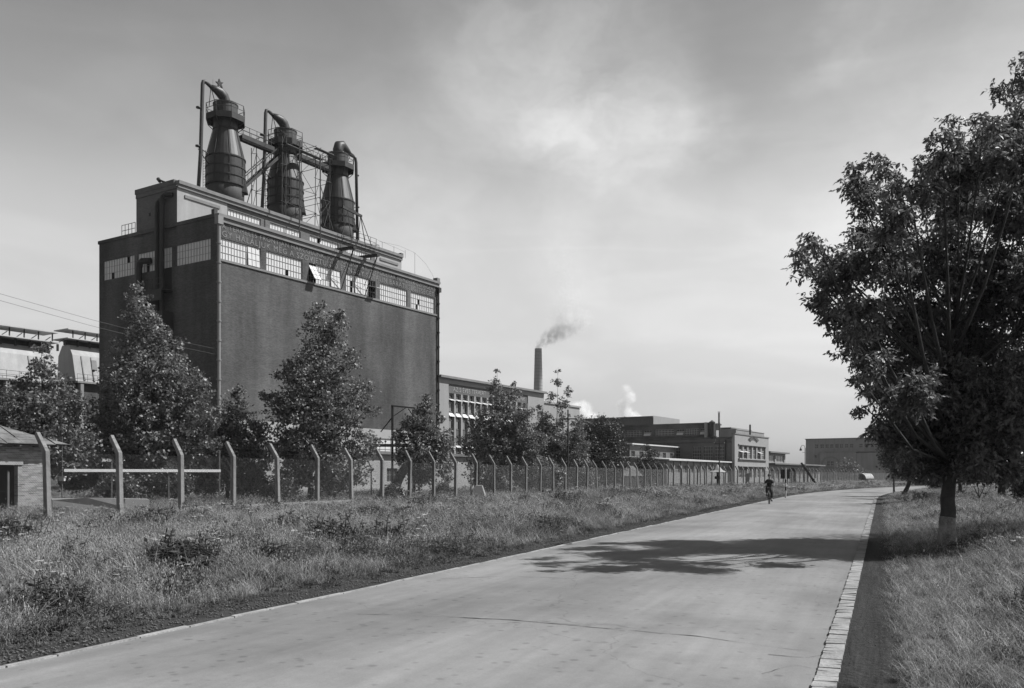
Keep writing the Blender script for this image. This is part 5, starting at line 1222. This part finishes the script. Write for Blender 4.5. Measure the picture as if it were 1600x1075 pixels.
# leaning tree and its neighbours down the road
def rtree(label, px, Y, blobs, n, seed, lean=0, tr=.16, crown=2.0, top=5.5, leafm='leaf_dark', per=12, size=.2, name='roadside_tree', group='trees along the right verge'):
    return tree(name, label, 'tree', ((px-800)/FPX*Y, Y), Y, blobs, crown, tr, top, n, per, size, .7, leafm, 'bark', seed, group, cr=.55,
                trunk_pts=[(0,0,-.1),(lean*.3,0,top*.2),(lean*.7,0,top*.45),(lean,0,top*.7),(lean*1.05,.1,top)])
rtree('dark leaning tree beside the road sign at the bend', 1411, 70, [(1440,715,26),(1405,700,22),(1465,700,28),(1390,718,16),(1425,680,26),(1475,670,30),(1450,730,14),(1500,690,34)], 600, 61, 1.6, .2, 2.6, 5.5)
rtree('small dark-crowned young tree right behind the road sign', 1397, 88, [(1397,722,14),(1385,715,12),(1408,718,14),(1396,705,16),(1380,700,10),(1412,700,14)], 300, 62, 0, .1, 2.2, 4.0)
rtree('dense dark roadside tree right of the big trunk, its stem near the right edge', 1565, 52, [(1565,700,60),(1510,700,46),(1620,690,60),(1540,650,60),(1600,640,70),(1500,730,26),(1540,742,22),(1600,745,26),(1640,745,30),(1565,600,60)], 1300, 63, .1, .24, 1.5, 8)
rtree('dark tree in the row behind the big verge tree', 1500, 62, [(1500,690,44),(1470,700,26),(1530,700,40),(1520,735,24),(1490,735,18),(1480,650,40)], 600, 64, 0, .16, 1.2, 6)
def shrub(label, px, py, Y, blobs, n, seed, leafm='leaf_shrub', size=.13, name='shrub', group='shrubs', cr=.3, per=12):
    return tree(name, label, 'shrub', ((px-800)/FPX*Y, Y), Y, blobs, .1, .03, .8, n, per, size, .6, leafm, 'bark', seed, group, cr=cr)
shrub('round dark clipped bush on the verge past the leaning tree', 1465, 768, 78, [(1465,755,13),(1455,758,9),(1476,758,9),(1466,748,9)], 260, 71, 'leaf_dark', .12)
shrub('large pale-leaved shrub at the right edge under the trees', 1590, 760, 40, [(1585,730,24),(1610,745,30),(1560,738,14),(1600,770,16),(1590,712,14)], 420, 72, 'leaf_shrub', .13)
shrub('leafy sucker shrub just right of the big trunk', 1535, 745, 36, [(1530,738,16),(1518,745,12),(1548,735,12)], 120, 73, 'leaf_shrub', .12)
far = [(1440,742,150,22,'hazy far hedge tree seen under the leaning tree',81),(1500,735,140,26,'hazy far bushy tree seen behind the big trunk',82),(1560,730,120,30,'far round tree between the right-hand stems',83),(1620,730,110,36,'far tree at the right edge of the view',84),(1345,745,270,10,'far bush before the grey factory at the fence end',85),(1325,735,275,16,'pale leafy tree against the wall of the far grey factory',86)]
for px, py, Y, r, lb2, sdd in far:
    tree('distant_tree', lb2, 'tree', ((px-800)/FPX*Y, Y), Y, [(px,py-r*.3,r),(px-r*.7,py,r*.7),(px+r*.7,py,r*.7),(px,py+r*.5,r*.7)], 1, .12, 4, 420, 10, .3, .7, 'leaf_shrub', 'bark', sdd, 'far trees beyond the bend', cr=.9)
# bushes in the yard
yard = [(30,755,48,22,91),(130,745,50,26,92),(185,760,46,24,93),(260,755,48,28,94),(320,750,52,26,95),(395,755,52,24,96),(440,765,50,16,97),(520,752,58,22,98),(612,775,52,16,99),(690,768,66,13,100),(770,757,78,16,101),(835,750,90,16,102),(910,750,102,14,103),(980,750,112,8,104)]
plc = ['before the brick hut wall','behind the second fence post','right of the white rail start','under the broadest poplar','between the broad and low poplars','under the low poplar','beside the bushy poplar trunk','right of the bushy poplar trunk','in front of the fence near the portal frame','under the small pointed poplar','under the two-tipped poplar','under the slender poplar','under the dense dark tree','beside the tiny white shed']
for (px, py, Y, r, sdd), w_ in zip(yard, plc):
    shrub('tangled yard bush '+w_, px, 770, Y, [(px,py,r),(px-r*.8,py+4,r*.7),(px+r*.8,py+4,r*.75),(px+r*.2,py-r*.5,r*.6)], 330, sdd, 'leaf_shrub', .14, group='bushes inside the yard', cr=.4)

#%%GRASS
# ------------------------------------------------------------------ grass and weeds
protos = bpy.data.collections.new('tufts')
def blades(name, n, h, spread, w, mat, seed, curve=.5, head=None, extra=None):
    rg = random.Random(seed); mb = MB()
    for i in range(n):
        a = rg.uniform(0, 6.283); r = spread*math.sqrt(rg.random()); x, y = r*math.cos(a), r*math.sin(a); la = rg.uniform(0, 6.283)
        hh = h*rg.uniform(.5, 1.1); c = curve*hh*rg.uniform(.2, 1.1); px_, py_ = -math.sin(la)*w/2, math.cos(la)*w/2; vs = []; m = 4
        for k in range(m):
            t = k/m; ox = math.cos(la)*c*t*t; oy = math.sin(la)*c*t*t; ww = (1-t*.75); vs += [(x+ox-px_*ww, y+oy-py_*ww, hh*t*(1-.15*t)), (x+ox+px_*ww, y+oy+py_*ww, hh*t*(1-.15*t))]
        tip = (x+math.cos(la)*c, y+math.sin(la)*c, hh*.85); vs.append(tip)
        fs = [(2*k, 2*k+1, 2*k+3, 2*k+2) for k in range(m-1)]+[(2*m-2, 2*m-1, 2*m)]; mb.add(vs, fs, 0)
        if head and rg.random() < head[0]: hx = head[1]; mb.lathe([(.001,-hx*head[2]),(hx,0),(.001,hx*head[2])], 5, tip, 1)
    me = bpy.data.meshes.new(name); me.from_pydata(mb.v, [], mb.f)
    for m_ in (mat if isinstance(mat, list) else [mat]): me.materials.append(m_)
    if isinstance(mat, list): me.polygons.foreach_set('material_index', mb.m)
    o = bpy.data.objects.new(name, me); protos.objects.link(o); return o
def weed(name, n, h, size, mat, seed, umbel=False):
    rg = random.Random(seed); mb = MB()
    for i in range(n):
        a = rg.uniform(0, 6.283); r = .12*math.sqrt(rg.random()); la = rg.uniform(0, 6.283); hh = h*rg.uniform(.5, 1.1); lx, ly = math.cos(la)*hh*.25, math.sin(la)*hh*.25
        b = Vector((r*math.cos(a), r*math.sin(a), 0)); t = b+Vector((lx, ly, hh)); mb.tube([b, t], .0035, 3, 0, caps=False)
        for k in range(int(7+hh*14)):
            q = b.lerp(t, rg.uniform(.08, 1)); d = Vector((rg.gauss(0,1), rg.gauss(0,1), rg.uniform(-.4,.7))).normalized(); sdv = d.cross(Vector((rg.gauss(0,.4),rg.gauss(0,.4),1))).normalized(); s = size*rg.uniform(.5, 1.2)
            mb.add([q, q+d*s*.5+sdv*s*.22, q+d*s, q+d*s*.5-sdv*s*.22], [(0,1,2,3)], 0)
        if umbel:
            for k in range(9):
                q = t+Vector((rg.gauss(0,.03), rg.gauss(0,.03), rg.uniform(0,.012))); s = .016; mb.add([q+Vector((s,0,0)), q+Vector((0,s,0)), q+Vector((-s,0,0)), q+Vector((0,-s,0))], [(0,1,2,3)], 1)
    me = bpy.data.meshes.new(name); me.from_pydata(mb.v, [], mb.f)
    for m_ in (mat if isinstance(mat, list) else [mat]): me.materials.append(m_)
    if isinstance(mat, list): me.polygons.foreach_set('material_index', mb.m)
    o = bpy.data.objects.new(name, me); protos.objects.link(o); return o
blades('a_grass', 30, .34, .17, .009, M['grass'], 1, 1.0)
blades('b_grass', 24, .48, .17, .009, M['grass'], 2, 1.1)
blades('c_dry', 18, .52, .16, .006, [M['dry'], M['dry']], 3, .9, (.6, .007, 4))
weed('d_weed', 5, .35, .07, M['weed'], 4)
weed('e_weed_low', 7, .16, .06, M['weed'], 5)
weed('f_umbel', 3, .62, .05, [M['weed'], M['flower']], 6, True)
blades('g_seedheads', 7, .62, .14, .005, [M['dry'], M['seed']], 7, .35, (.9, .011, 1.2))
blades('h_short', 30, .12, .15, .008, M['grass'], 8, .8)
# indices follow alphabetical order: 0 a,1 b,2 c,3 d,4 e,5 f,6 g,7 h
rg = np.random.default_rng(5)
def nz_(x, y, s, seed):
    return (np.sin(x*s*1.3+seed)+np.sin(y*s*1.7+seed*2.1)+np.sin((x+y)*s*.9+seed*.7)+np.sin((x-y)*s*2.3+seed*1.3)+np.sin((2.3*x+y)*s*2.1+seed*3))/5
X = []; Yp = []; S = []; I = []; HZ = []
def vis(x, y, m=1.12):
    return (y > 4.5) & (np.abs(x) < (y*.60+4)*m)
def scatter(y0, y1, dens, sc, hz):
    xm = y1*.68+5; n = int(2*xm*(y1-y0)*dens); x = rg.uniform(-xm, xm, n); y = rg.uniform(y0, y1, n)
    keep = vis(x, y); x, y = x[keep], y[keep]; o = road_off(x, y); a = np.abs(o)
    edge = np.where(o < 0, HW+.42+.16*nz_(x, y, 2.5, 1)+.22*rg.random(len(x)), HW+.46+.06*nz_(x, y, 4, 2)); keep = a > edge; x, y, o, a, edge = x[keep], y[keep], o[keep], a[keep], edge[keep]
    d = a-edge
    # keep clear of walls
    p = nz_(x, y, .45, 3); q = nz_(x, y, 1.1, 8); u = rg.random(len(x))
    idx = np.where(u < .40, 0, np.where(u < .66, 1, np.where(u < .80, 2, np.where(u < .91, 3, 4))))
    idx = np.where((p > .28) & (u > .35), 3, idx); idx = np.where((q > .3) & (u < .5), 2, idx)
    u2 = rg.random(len(x)); idx = np.where((u2 < .06) & (d > 1.2), 6, idx); idx = np.where((u2 > .992) & (d > 1.5), 5, idx)
    idx = np.where((u2 > .9) & (nz_(x, y, .5, 12) > .52) & (d > 2), 5, idx)
    near = d < np.where(o < 0, .35+.35*rg.random(len(x)), .12*rg.random(len(x))); idx = np.where(near & (u < .6), 4, idx); idx = np.where(near & (u >= .6), 7, idx)
    s = sc*rg.uniform(.65, 1.25, len(x))*np.clip(.55+d*.35, .5, 1.15)*(1+.35*nz_(x, y, .8, 21))
    s = np.where((idx == 6) | (idx == 5), s*.95, s)
    rightside = (o > 0); s = np.where(rightside, s*.8, s); idx = np.where(rightside & (u2 > .45) & (u2 < .7) & (idx < 2), 2, idx); idx = np.where(rightside & (idx == 6), 0, idx)
    clump = (nz_(x, y, .7, 31) > .52) & (d > 1); idx = np.where(clump & (u2 > .3), 3, idx); s = np.where(clump & (idx == 3), s*1.6, s)
    # trodden strip by the fence line with shorter grass
    dist_f = np.abs((x-(.431*y-28.93))*.918); s = s*np.where((dist_f < .5) & (y < 117), 1.15, 1)
    thin = (p < -.35) & (rg.random(len(x)) < .45); keep = ~thin
    X.append(x[keep]); Yp.append(y[keep]); S.append(s[keep]); I.append(idx[keep]); HZ.append((hz/sc*np.where(o > 0, .95, 1.0))[keep])
scatter(4.5, 12, 85, .95, .66); scatter(12, 20, 55, 1.1, .72); scatter(20, 32, 30, 1.3, .8); scatter(32, 50, 16, 1.5, .85); scatter(50, 80, 8, 1.9, .8); scatter(80, 130, 3.2, 2.6, .8); scatter(130, 260, .9, 4.2, .8)
X = np.concatenate(X); Yp = np.concatenate(Yp); S = np.concatenate(S); I = np.concatenate(I); HZ = np.concatenate(HZ)
print('tufts', len(X))
Z = np.array([max(gz(a, b_), 0.0 if abs(float(road_off(a, b_))) < HW+1.25 else -9) for a, b_ in zip(X, Yp)])
me = bpy.data.meshes.new('grass'); me.vertices.add(len(X)); me.vertices.foreach_set('co', np.stack([X, Yp, Z-.01], 1).astype(np.float32).ravel())
at = me.attributes.new('scl', 'FLOAT_VECTOR', 'POINT'); SZ = S*HZ; at.data.foreach_set('vector', np.stack([S, S, SZ], 1).astype(np.float32).ravel())
at = me.attributes.new('kindidx', 'INT', 'POINT'); at.data.foreach_set('value', I.astype(np.int32))
at = me.attributes.new('rotz', 'FLOAT_VECTOR', 'POINT'); rv = np.stack([rg.normal(0, .08, len(X)), rg.normal(0, .08, len(X)), rg.uniform(0, 6.283, len(X))], 1); at.data.foreach_set('vector', rv.astype(np.float32).ravel())
go = bpy.data.objects.new('grass', me); col.objects.link(go); tag(go, 'rough uncut verge grass with weeds and white umbels on both sides of the road', 'grass', kind='stuff')
ng = bpy.data.node_groups.new('scatter_tufts', 'GeometryNodeTree'); ng.interface.new_socket('Geometry', in_out='INPUT', socket_type='NodeSocketGeometry'); ng.interface.new_socket('Geometry', in_out='OUTPUT', socket_type='NodeSocketGeometry')
gi = ng.nodes.new('NodeGroupInput'); gout = ng.nodes.new('NodeGroupOutput'); iop = ng.nodes.new('GeometryNodeInstanceOnPoints'); ci_ = ng.nodes.new('GeometryNodeCollectionInfo')
ci_.inputs['Collection'].default_value = protos; ci_.inputs['Separate Children'].default_value = True; ci_.inputs['Reset Children'].default_value = True
def na(t, nm): n_ = ng.nodes.new('GeometryNodeInputNamedAttribute'); n_.data_type = t; n_.inputs['Name'].default_value = nm; return n_.outputs[0]
iop.inputs['Pick Instance'].default_value = True
ng.links.new(gi.outputs[0], iop.inputs['Points']); ng.links.new(ci_.outputs[0], iop.inputs['Instance']); ng.links.new(na('INT', 'kindidx'), iop.inputs['Instance Index'])
e2r = ng.nodes.new('FunctionNodeEulerToRotation'); ng.links.new(na('FLOAT_VECTOR', 'rotz'), e2r.inputs[0]); ng.links.new(e2r.outputs[0], iop.inputs['Rotation']); ng.links.new(na('FLOAT_VECTOR', 'scl'), iop.inputs['Scale']); ng.links.new(iop.outputs[0], gout.inputs[0])
gm = go.modifiers.new('scatter', 'NODES'); gm.node_group = ng
# gravel and crumbs along the left road edge
def pebbles(name, n, fn, label, mat, s0, s1, seed):
    rg = np.random.default_rng(seed); vs = []; fs = []
    oct_ = np.array([(1,0,0),(0,1,0),(-1,0,0),(0,-1,0),(0,0,1),(0,0,-.4)]); of_ = np.array([(0,1,4),(1,2,4),(2,3,4),(3,0,4),(1,0,5),(2,1,5),(3,2,5),(0,3,5)])
    for i in range(n):
        x, y = fn(rg); s = rg.uniform(s0, s1)*np.array([1, rg.uniform(.6,1), rg.uniform(.4,.8)]); a = rg.uniform(0, 6.28); c, sn = math.cos(a), math.sin(a)
        zz0 = .008 if abs(float(road_off(x, y))) < HW+1.2 else gz(x, y)+.015; v = oct_*s*rg.uniform(.8,1.2,(6,1)); v = np.stack([v[:,0]*c-v[:,1]*sn, v[:,0]*sn+v[:,1]*c, v[:,2]], 1)+np.array([x, y, zz0]); fs.append(of_+len(vs)*6); vs.append(v)
    o = fast_mesh(name, np.concatenate(vs), np.concatenate(fs), mat); return tag(o, label, 'gravel', kind='stuff')
def leftedge(rg):
    y = 6+rg.random()**1.6*60; mx = np.interp(y, RMy, RMx); s = road_dir(y); n = 1/math.sqrt(1+s*s); o = -HW-.15-abs(rg.normal(0,.45)); return mx+o*n, y-o*s*n
def rightedge(rg):
    y = 5+rg.random()**1.5*30; mx = np.interp(y, RMy, RMx); s = road_dir(y); n = 1/math.sqrt(1+s*s); o = HW+.15+abs(rg.normal(0,.3)); return mx+o*n, y-o*s*n
pebbles('gravel', 6500, leftedge, 'crumbled stones and clods along the left road edge', plain('crumbs', .09, .7, 9, .95, spec=.05, world=True), .005, .024, 3)
pebbles('gravel', 1200, rightedge, 'small crumbs of soil and stone beside the right kerb', plain('crumbs2', .06, .5, 5, .95, world=True), .005, .018, 4)

#%%CYCLIST
# ------------------------------------------------------------------ cyclist
cx, cy = W(1202, 743, 52.0)[:2]; head = math.atan2(-.96, -.30)     # heading towards the camera
bk_ = thing('bicycle', 'dark roadster bicycle ridden towards the camera at the left road edge', 'bicycle', (cx, cy, .03), head)
RW = .33
for x in (.55, -.52):
    wh = bpy.data.objects.new('wheel', None); col.objects.link(wh); wh.parent = bk_; wh.location = (x, 0, RW)
    if x > 0: wh.rotation_euler = (0, 0, .18)
    mb = MB(); n = 28; mb.tube([(RW*math.cos(2*math.pi*k/n), 0, RW*math.sin(2*math.pi*k/n)) for k in range(n+1)], .021, 6, caps=False); mb.build('tyre', M['rubber'], wh)
    mb = MB()
    for k in range(16): a = 2*math.pi*k/16; mb.bar((0,.02*(-1)**k,0), (RW*.95*math.cos(a),0,RW*.95*math.sin(a)), .0022, 3)
    mb.tube([(0,-.05,0),(0,.05,0)], .02, 8); mb.build('spokes', M['smallmetal'], wh)
    mb = MB(); mb.tube([((RW+.035)*math.cos(a), 0, (RW+.035)*math.sin(a)) for a in np.linspace(.1, 2.9, 12)], .024, 5); mb.build('mudguard', M['smallmetal'], wh)
mb = MB(); Bb = (0,0,.3); S_ = (-.16,0,.86); Hd = (.40,0,.86); Hb = (.45,0,.66)
for a, b2 in ((Bb,S_),(Bb,Hb),(S_,Hd),(Hd,Hb)): mb.bar(a, b2, .017, 8)
for s in (-.05,.05):
    mb.bar(Bb, (-.52,s,RW), .010, 6); mb.bar(S_, (-.52,s,RW), .009, 6); mb.bar(Hb, (.55,s,RW), .013, 6)
mb.build('frame', M['smallmetal'], bk_)
mb = MB(); mb.bar(Hd, (.38,0,1.0), .013, 8); mb.tube([(.22,-.27,1.03),(.33,-.25,1.04),(.42,-.12,1.0),(.42,.12,1.0),(.33,.25,1.04),(.22,.27,1.03)], .013, 8); mb.build('handlebar', M['smallmetal'], bk_)
mb = MB(); mb.add([(-.32,-.1,.94),(-.32,.1,.94),(-.05,.025,.93),(.02,0,.93),(-.05,-.025,.93),(-.3,-.08,.87),(-.3,.08,.87),(0,0,.89)], [(0,1,2,3,4),(0,5,6,1),(1,6,7,3,2),(0,4,3,7,5),(5,7,6)]); mb.bar(S_, (-.17,0,.9), .013, 6); mb.build('saddle', M['rubber'], bk_)
mb = MB(); mb.tube([(0,-.09,.3),(0,.09,.3)], .02, 8); mb.bar((0,.09,.3),(.06,.1,.14),.012,6); mb.bar((0,-.09,.3),(-.06,-.1,.46),.012,6); mb.box(.0,.12,.1,.2,.125,.15); mb.box(-.12,0,-.2,-.1,.445,.47); mb.lathe([(.09,-.003),(.09,.003)], 16, (0,0,0)); mb.build('crank', M['smallmetal'], bk_)
mb = MB(); mb.lathe([(.001,-.05),(.05,-.03),(.055,.03),(.001,.04)], 10, (.47,0,.93)); mb.build('headlamp', M['smallmetal'], bk_)
def skin_obj(name, verts, edges, radii, mat, parent, root=0, sub=2):
    me = bpy.data.meshes.new(name); me.from_pydata(verts, edges, []); o = bpy.data.objects.new(name, me); col.objects.link(o); o.parent = parent
    sk = o.modifiers.new('skin', 'SKIN'); sk.use_smooth_shade = True
    for i, v in enumerate(me.skin_vertices[0].data): v.radius = radii[i] if hasattr(radii[i], '__len__') else (radii[i], radii[i]); v.use_root = (i == root)
    ss = o.modifiers.new('sub', 'SUBSURF'); ss.levels = sub; ss.render_levels = sub; me.materials.append(mat); return o
pe = thing('person', 'cyclist in dark short-sleeved clothes riding towards the camera with both hands on the handlebar', 'person', (cx, cy, .03), head)
SK = [(-.16,0,.98),(-.10,0,1.12),(-.02,0,1.30),(.02,0,1.44),(.05,0,1.53),(.08,0,1.60)]      # pelvis..neck..head base
Vs = list(SK); Ed = [(0,1),(1,2),(2,3),(3,4),(4,5)]; Rd = [(.10,.09),(.07,.06),(.06,.05),(.045,.04),(.05,.05),(.055,.055)]
for s in (-1, 1):
    b0 = len(Vs); Vs += [(.0,s*.15,1.35),(.06,s*.27,1.20),(.26,s*.265,1.09)]; Ed += [(3,b0),(b0,b0+1),(b0+1,b0+2)]; Rd += [.034,.040,.030]
    kn = (.20,s*.13,.72) if s > 0 else (.22,s*.13,.92); an = (.02,s*.14,.27) if s > 0 else (-.06,s*.14,.58); toe = (.16,s*.15,.19) if s > 0 else (.07,s*.15,.52)
    b1 = len(Vs); Vs += [(-.12,s*.09,.95), kn, an, toe]; Ed += [(0,b1),(b1,b1+1),(b1+1,b1+2),(b1+2,b1+3)]; Rd += [.07,.055,.045,.04]
skin_obj('body', Vs, Ed, Rd, M['skin'], pe)
# clothing over the body
cvs = [(-.16,0,.94),(-.10,0,1.12),(-.02,0,1.30),(.01,0,1.40),(.03,0,1.46)]; ce = [(0,1),(1,2),(2,3),(3,4)]; crd = [(.165,.135),(.155,.125),(.19,.135),(.16,.12),(.075,.075)]
for s in (-1, 1): b0 = len(cvs); cvs += [(.0,s*.15,1.35),(.05,s*.25,1.20)]; ce += [(3,b0),(b0,b0+1)]; crd += [.075,.064]
skin_obj('shirt', cvs, ce, crd, M['cloth'], pe)
tv = [(-.16,0,.98)]; te = []; trd = [(.16,.15)]
for s in (-1, 1):
    kn = (.20,s*.13,.72) if s > 0 else (.22,s*.13,.92); an = (.035,s*.14,.33) if s > 0 else (-.045,s*.14,.63); b1 = len(tv); tv += [(-.12,s*.09,.95), kn, an]; te += [(0,b1),(b1,b1+1),(b1+1,b1+2)]; trd += [.125,.098,.078]
skin_obj('trousers', tv, te, trd, M['cloth'], pe)
def ell(mb, c, r, n=14, m=10, f=None):
    vs = []; 
    prof = []
    for i in range(m+1):
        a = -math.pi/2+math.pi*i/m
        for k in range(n): b_ = 2*math.pi*k/n; p = [r[0]*math.cos(a)*math.cos(b_), r[1]*math.cos(a)*math.sin(b_), r[2]*math.sin(a)]; p = f(p) if f else p; vs.append((c[0]+p[0], c[1]+p[1], c[2]+p[2]))
    fs = [(i*n+k, i*n+(k+1) % n, (i+1)*n+(k+1) % n, (i+1)*n+k) for i in range(m) for k in range(n)]; mb.add(vs, fs)
hd = MB(); ell(hd, (.10,0,1.635), (.095,.075,.118), f=lambda p: [p[0]*(1 if p[2] > -.04 else .85), p[1]*(1-.3*max(0,-p[2]/.118)), p[2]])
hd.add([(.185,-.014,1.615),(.185,.014,1.615),(.212,0,1.612),(.188,0,1.655)], [(0,1,2),(0,2,3),(1,3,2)]); ell(hd, (.10,-.077,1.63), (.018,.012,.03), 8, 6); ell(hd, (.10,.077,1.63), (.018,.012,.03), 8, 6); hd.build('head', M['skin'], pe, True)
mb = MB(); ell(mb, (.188,-.03,1.645), (.01,.014,.007), 8, 6); ell(mb, (.188,.03,1.645), (.01,.014,.007), 8, 6); ell(mb, (.186,0,1.582), (.008,.022,.005), 8, 6); mb.build('face_features', M['hair'], pe, True)
mb = MB(); ell(mb, (.075,0,1.675), (.118,.098,.112), f=lambda p: [p[0], p[1], max(p[2], -.02 if p[0] > 0 else -.07)]); mb.build('hair', M['hair'], pe, True)
for s in (-1, 1):
    hn = [(.27,s*.265,1.08)]; he = []; hr = [.030]
    hn += [(.31,s*.262,1.065)]; he += [(0,1)]; hr += [(.036,.022)]
    for k, (dy, ln) in enumerate(((-.030,.9),(-.010,1.0),(.010,.95),(.030,.8))):
        b0 = len(hn); hn += [(.34,s*.262+dy,1.06),(.352,s*.262+dy,1.035),(.335,s*.262+dy,1.012+.004*(1-ln))]; he += [(1,b0),(b0,b0+1),(b0+1,b0+2)]; hr += [.0095,.009,.008]
    b0 = len(hn); hn += [(.30,s*.262-s*.035,1.05),(.32,s*.262-s*.045,1.03)]; he += [(1,b0),(b0,b0+1)]; hr += [.011,.009]
    skin_obj('hand', hn, he, hr, M['skin'], pe, sub=1)
    sh = (.12,s*.145,.165) if s > 0 else (.03,s*.145,.49); mb = MB(); ell(mb, (sh[0]-.01, sh[1], sh[2]+.02), (.14,.048,.045)); mb.build('shoe', M['rubber'], pe, True)

#%%SMOKE
# ------------------------------------------------------------------ smoke and steam
def smoke(name, label, Y, blobs, dens, albedo, nscale, seed, warp=.6, cat='smoke', cut=.42, absorb=None):
    k = Y/FPX; c0 = W(blobs[0][0], blobs[0][1], Y); B = []
    for px, py, r, a in blobs: x, _, z = W(px, py, Y); B.append(((x-c0[0], 0, z-c0[2]), r*k, a))
    # a lumpy closed hull round the blobs
    xs = [b[0][0]-b[1] for b in B]+[b[0][0]+b[1] for b in B]; zs = [b[0][2]-b[1] for b in B]+[b[0][2]+b[1] for b in B]; rm = max(b[1] for b in B)
    mb = MB(); mb.box(min(xs)-1, max(xs)+1, -rm-1, rm+1, min(zs)-1, max(zs)+1)
    m = bpy.data.materials.new(name); m.use_nodes = True; nt = m.node_tree; nt.nodes.clear(); o_ = nt.nodes.new('ShaderNodeOutputMaterial'); v_ = nt.nodes.new('ShaderNodeVolumePrincipled'); L(nt, v_.outputs[0], o_.inputs['Volume'])
    v_.inputs['Color'].default_value = (albedo,)*3+(1,); v_.inputs['Anisotropy'].default_value = 0
    t_ = nt.nodes.new('ShaderNodeTexCoord'); n_ = nt.nodes.new('ShaderNodeTexNoise'); n_.inputs['Scale'].default_value = nscale; n_.inputs['Detail'].default_value = 4; L(nt, t_.outputs['Object'], n_.inputs['Vector'])
    s_ = nt.nodes.new('ShaderNodeVectorMath'); s_.operation = 'SUBTRACT'; L(nt, n_.outputs['Color'], s_.inputs[0]); s_.inputs[1].default_value = (.5,.5,.5)
    w_ = nt.nodes.new('ShaderNodeVectorMath'); w_.operation = 'MULTIPLY_ADD'; L(nt, s_.outputs[0], w_.inputs[0]); w_.inputs[1].default_value = (rm*warp,)*3; L(nt, t_.outputs['Object'], w_.inputs[2])
    f_ = blobfield(nt, w_.outputs[0], B); n2_ = nt.nodes.new('ShaderNodeTexNoise'); n2_.inputs['Scale'].default_value = nscale*2.2; n2_.inputs['Detail'].default_value = 5; L(nt, t_.outputs['Object'], n2_.inputs['Vector'])
    g_ = math_(nt, 'MULTIPLY', f_, rng(nt, n2_.outputs[0], cut, .62, 0, 1)); L(nt, math_(nt, 'MULTIPLY', g_, dens), v_.inputs['Density'])
    o = mb.build(name, m); o.location = c0; return tag(o, label, cat, kind='stuff')
smoke('smoke', 'grey smoke drifting right and up from the chimney mouth', 300, [(842,541,8,1.3),(851,532,13,1.1),(863,524,18,.9),(878,515,22,.75),(896,507,24,.55),(912,497,22,.35),(880,495,26,.3),(888,470,30,.16),(882,440,34,.10),(880,400,38,.07)], .8, .86, .25, 3, cut=.36)
smoke('steam', 'white steam puff low behind the dense dark tree', 330, [(905,652,24,1),(912,640,18,.9),(897,640,17,.9),(927,655,15,.9),(885,655,15,.7)], .9, .99, .2, 5, cat='steam', cut=.3)
smoke('steam', 'small white steam column rising behind the far hall roof', 330, [(990,652,14,1),(979,645,14,.9),(974,632,14,.8),(985,620,13,.7),(978,608,11,.45),(999,655,9,.8)], .9, .99, .25, 6, cat='steam', cut=.33)
scene.cycles.volume_step_rate = .2; scene.cycles.volume_max_steps = 512

scene.cycles.volume_bounces = 3
# ------------------------------------------------------------------ thin summer haze
mb = MB(); mb.box(-1600, 1600, -400, 1600, -1.6, 60); m = bpy.data.materials.new('haze'); m.use_nodes = True; nt = m.node_tree; nt.nodes.clear()
o_ = nt.nodes.new('ShaderNodeOutputMaterial'); v_ = nt.nodes.new('ShaderNodeVolumePrincipled'); v_.inputs['Color'].default_value = (.96,.96,.96,1); v_.inputs['Density'].default_value = .00009; L(nt, v_.outputs[0], o_.inputs['Volume'])
tag(mb.build('haze', m), 'thin pale haze greying the far buildings', 'haze', kind='stuff')
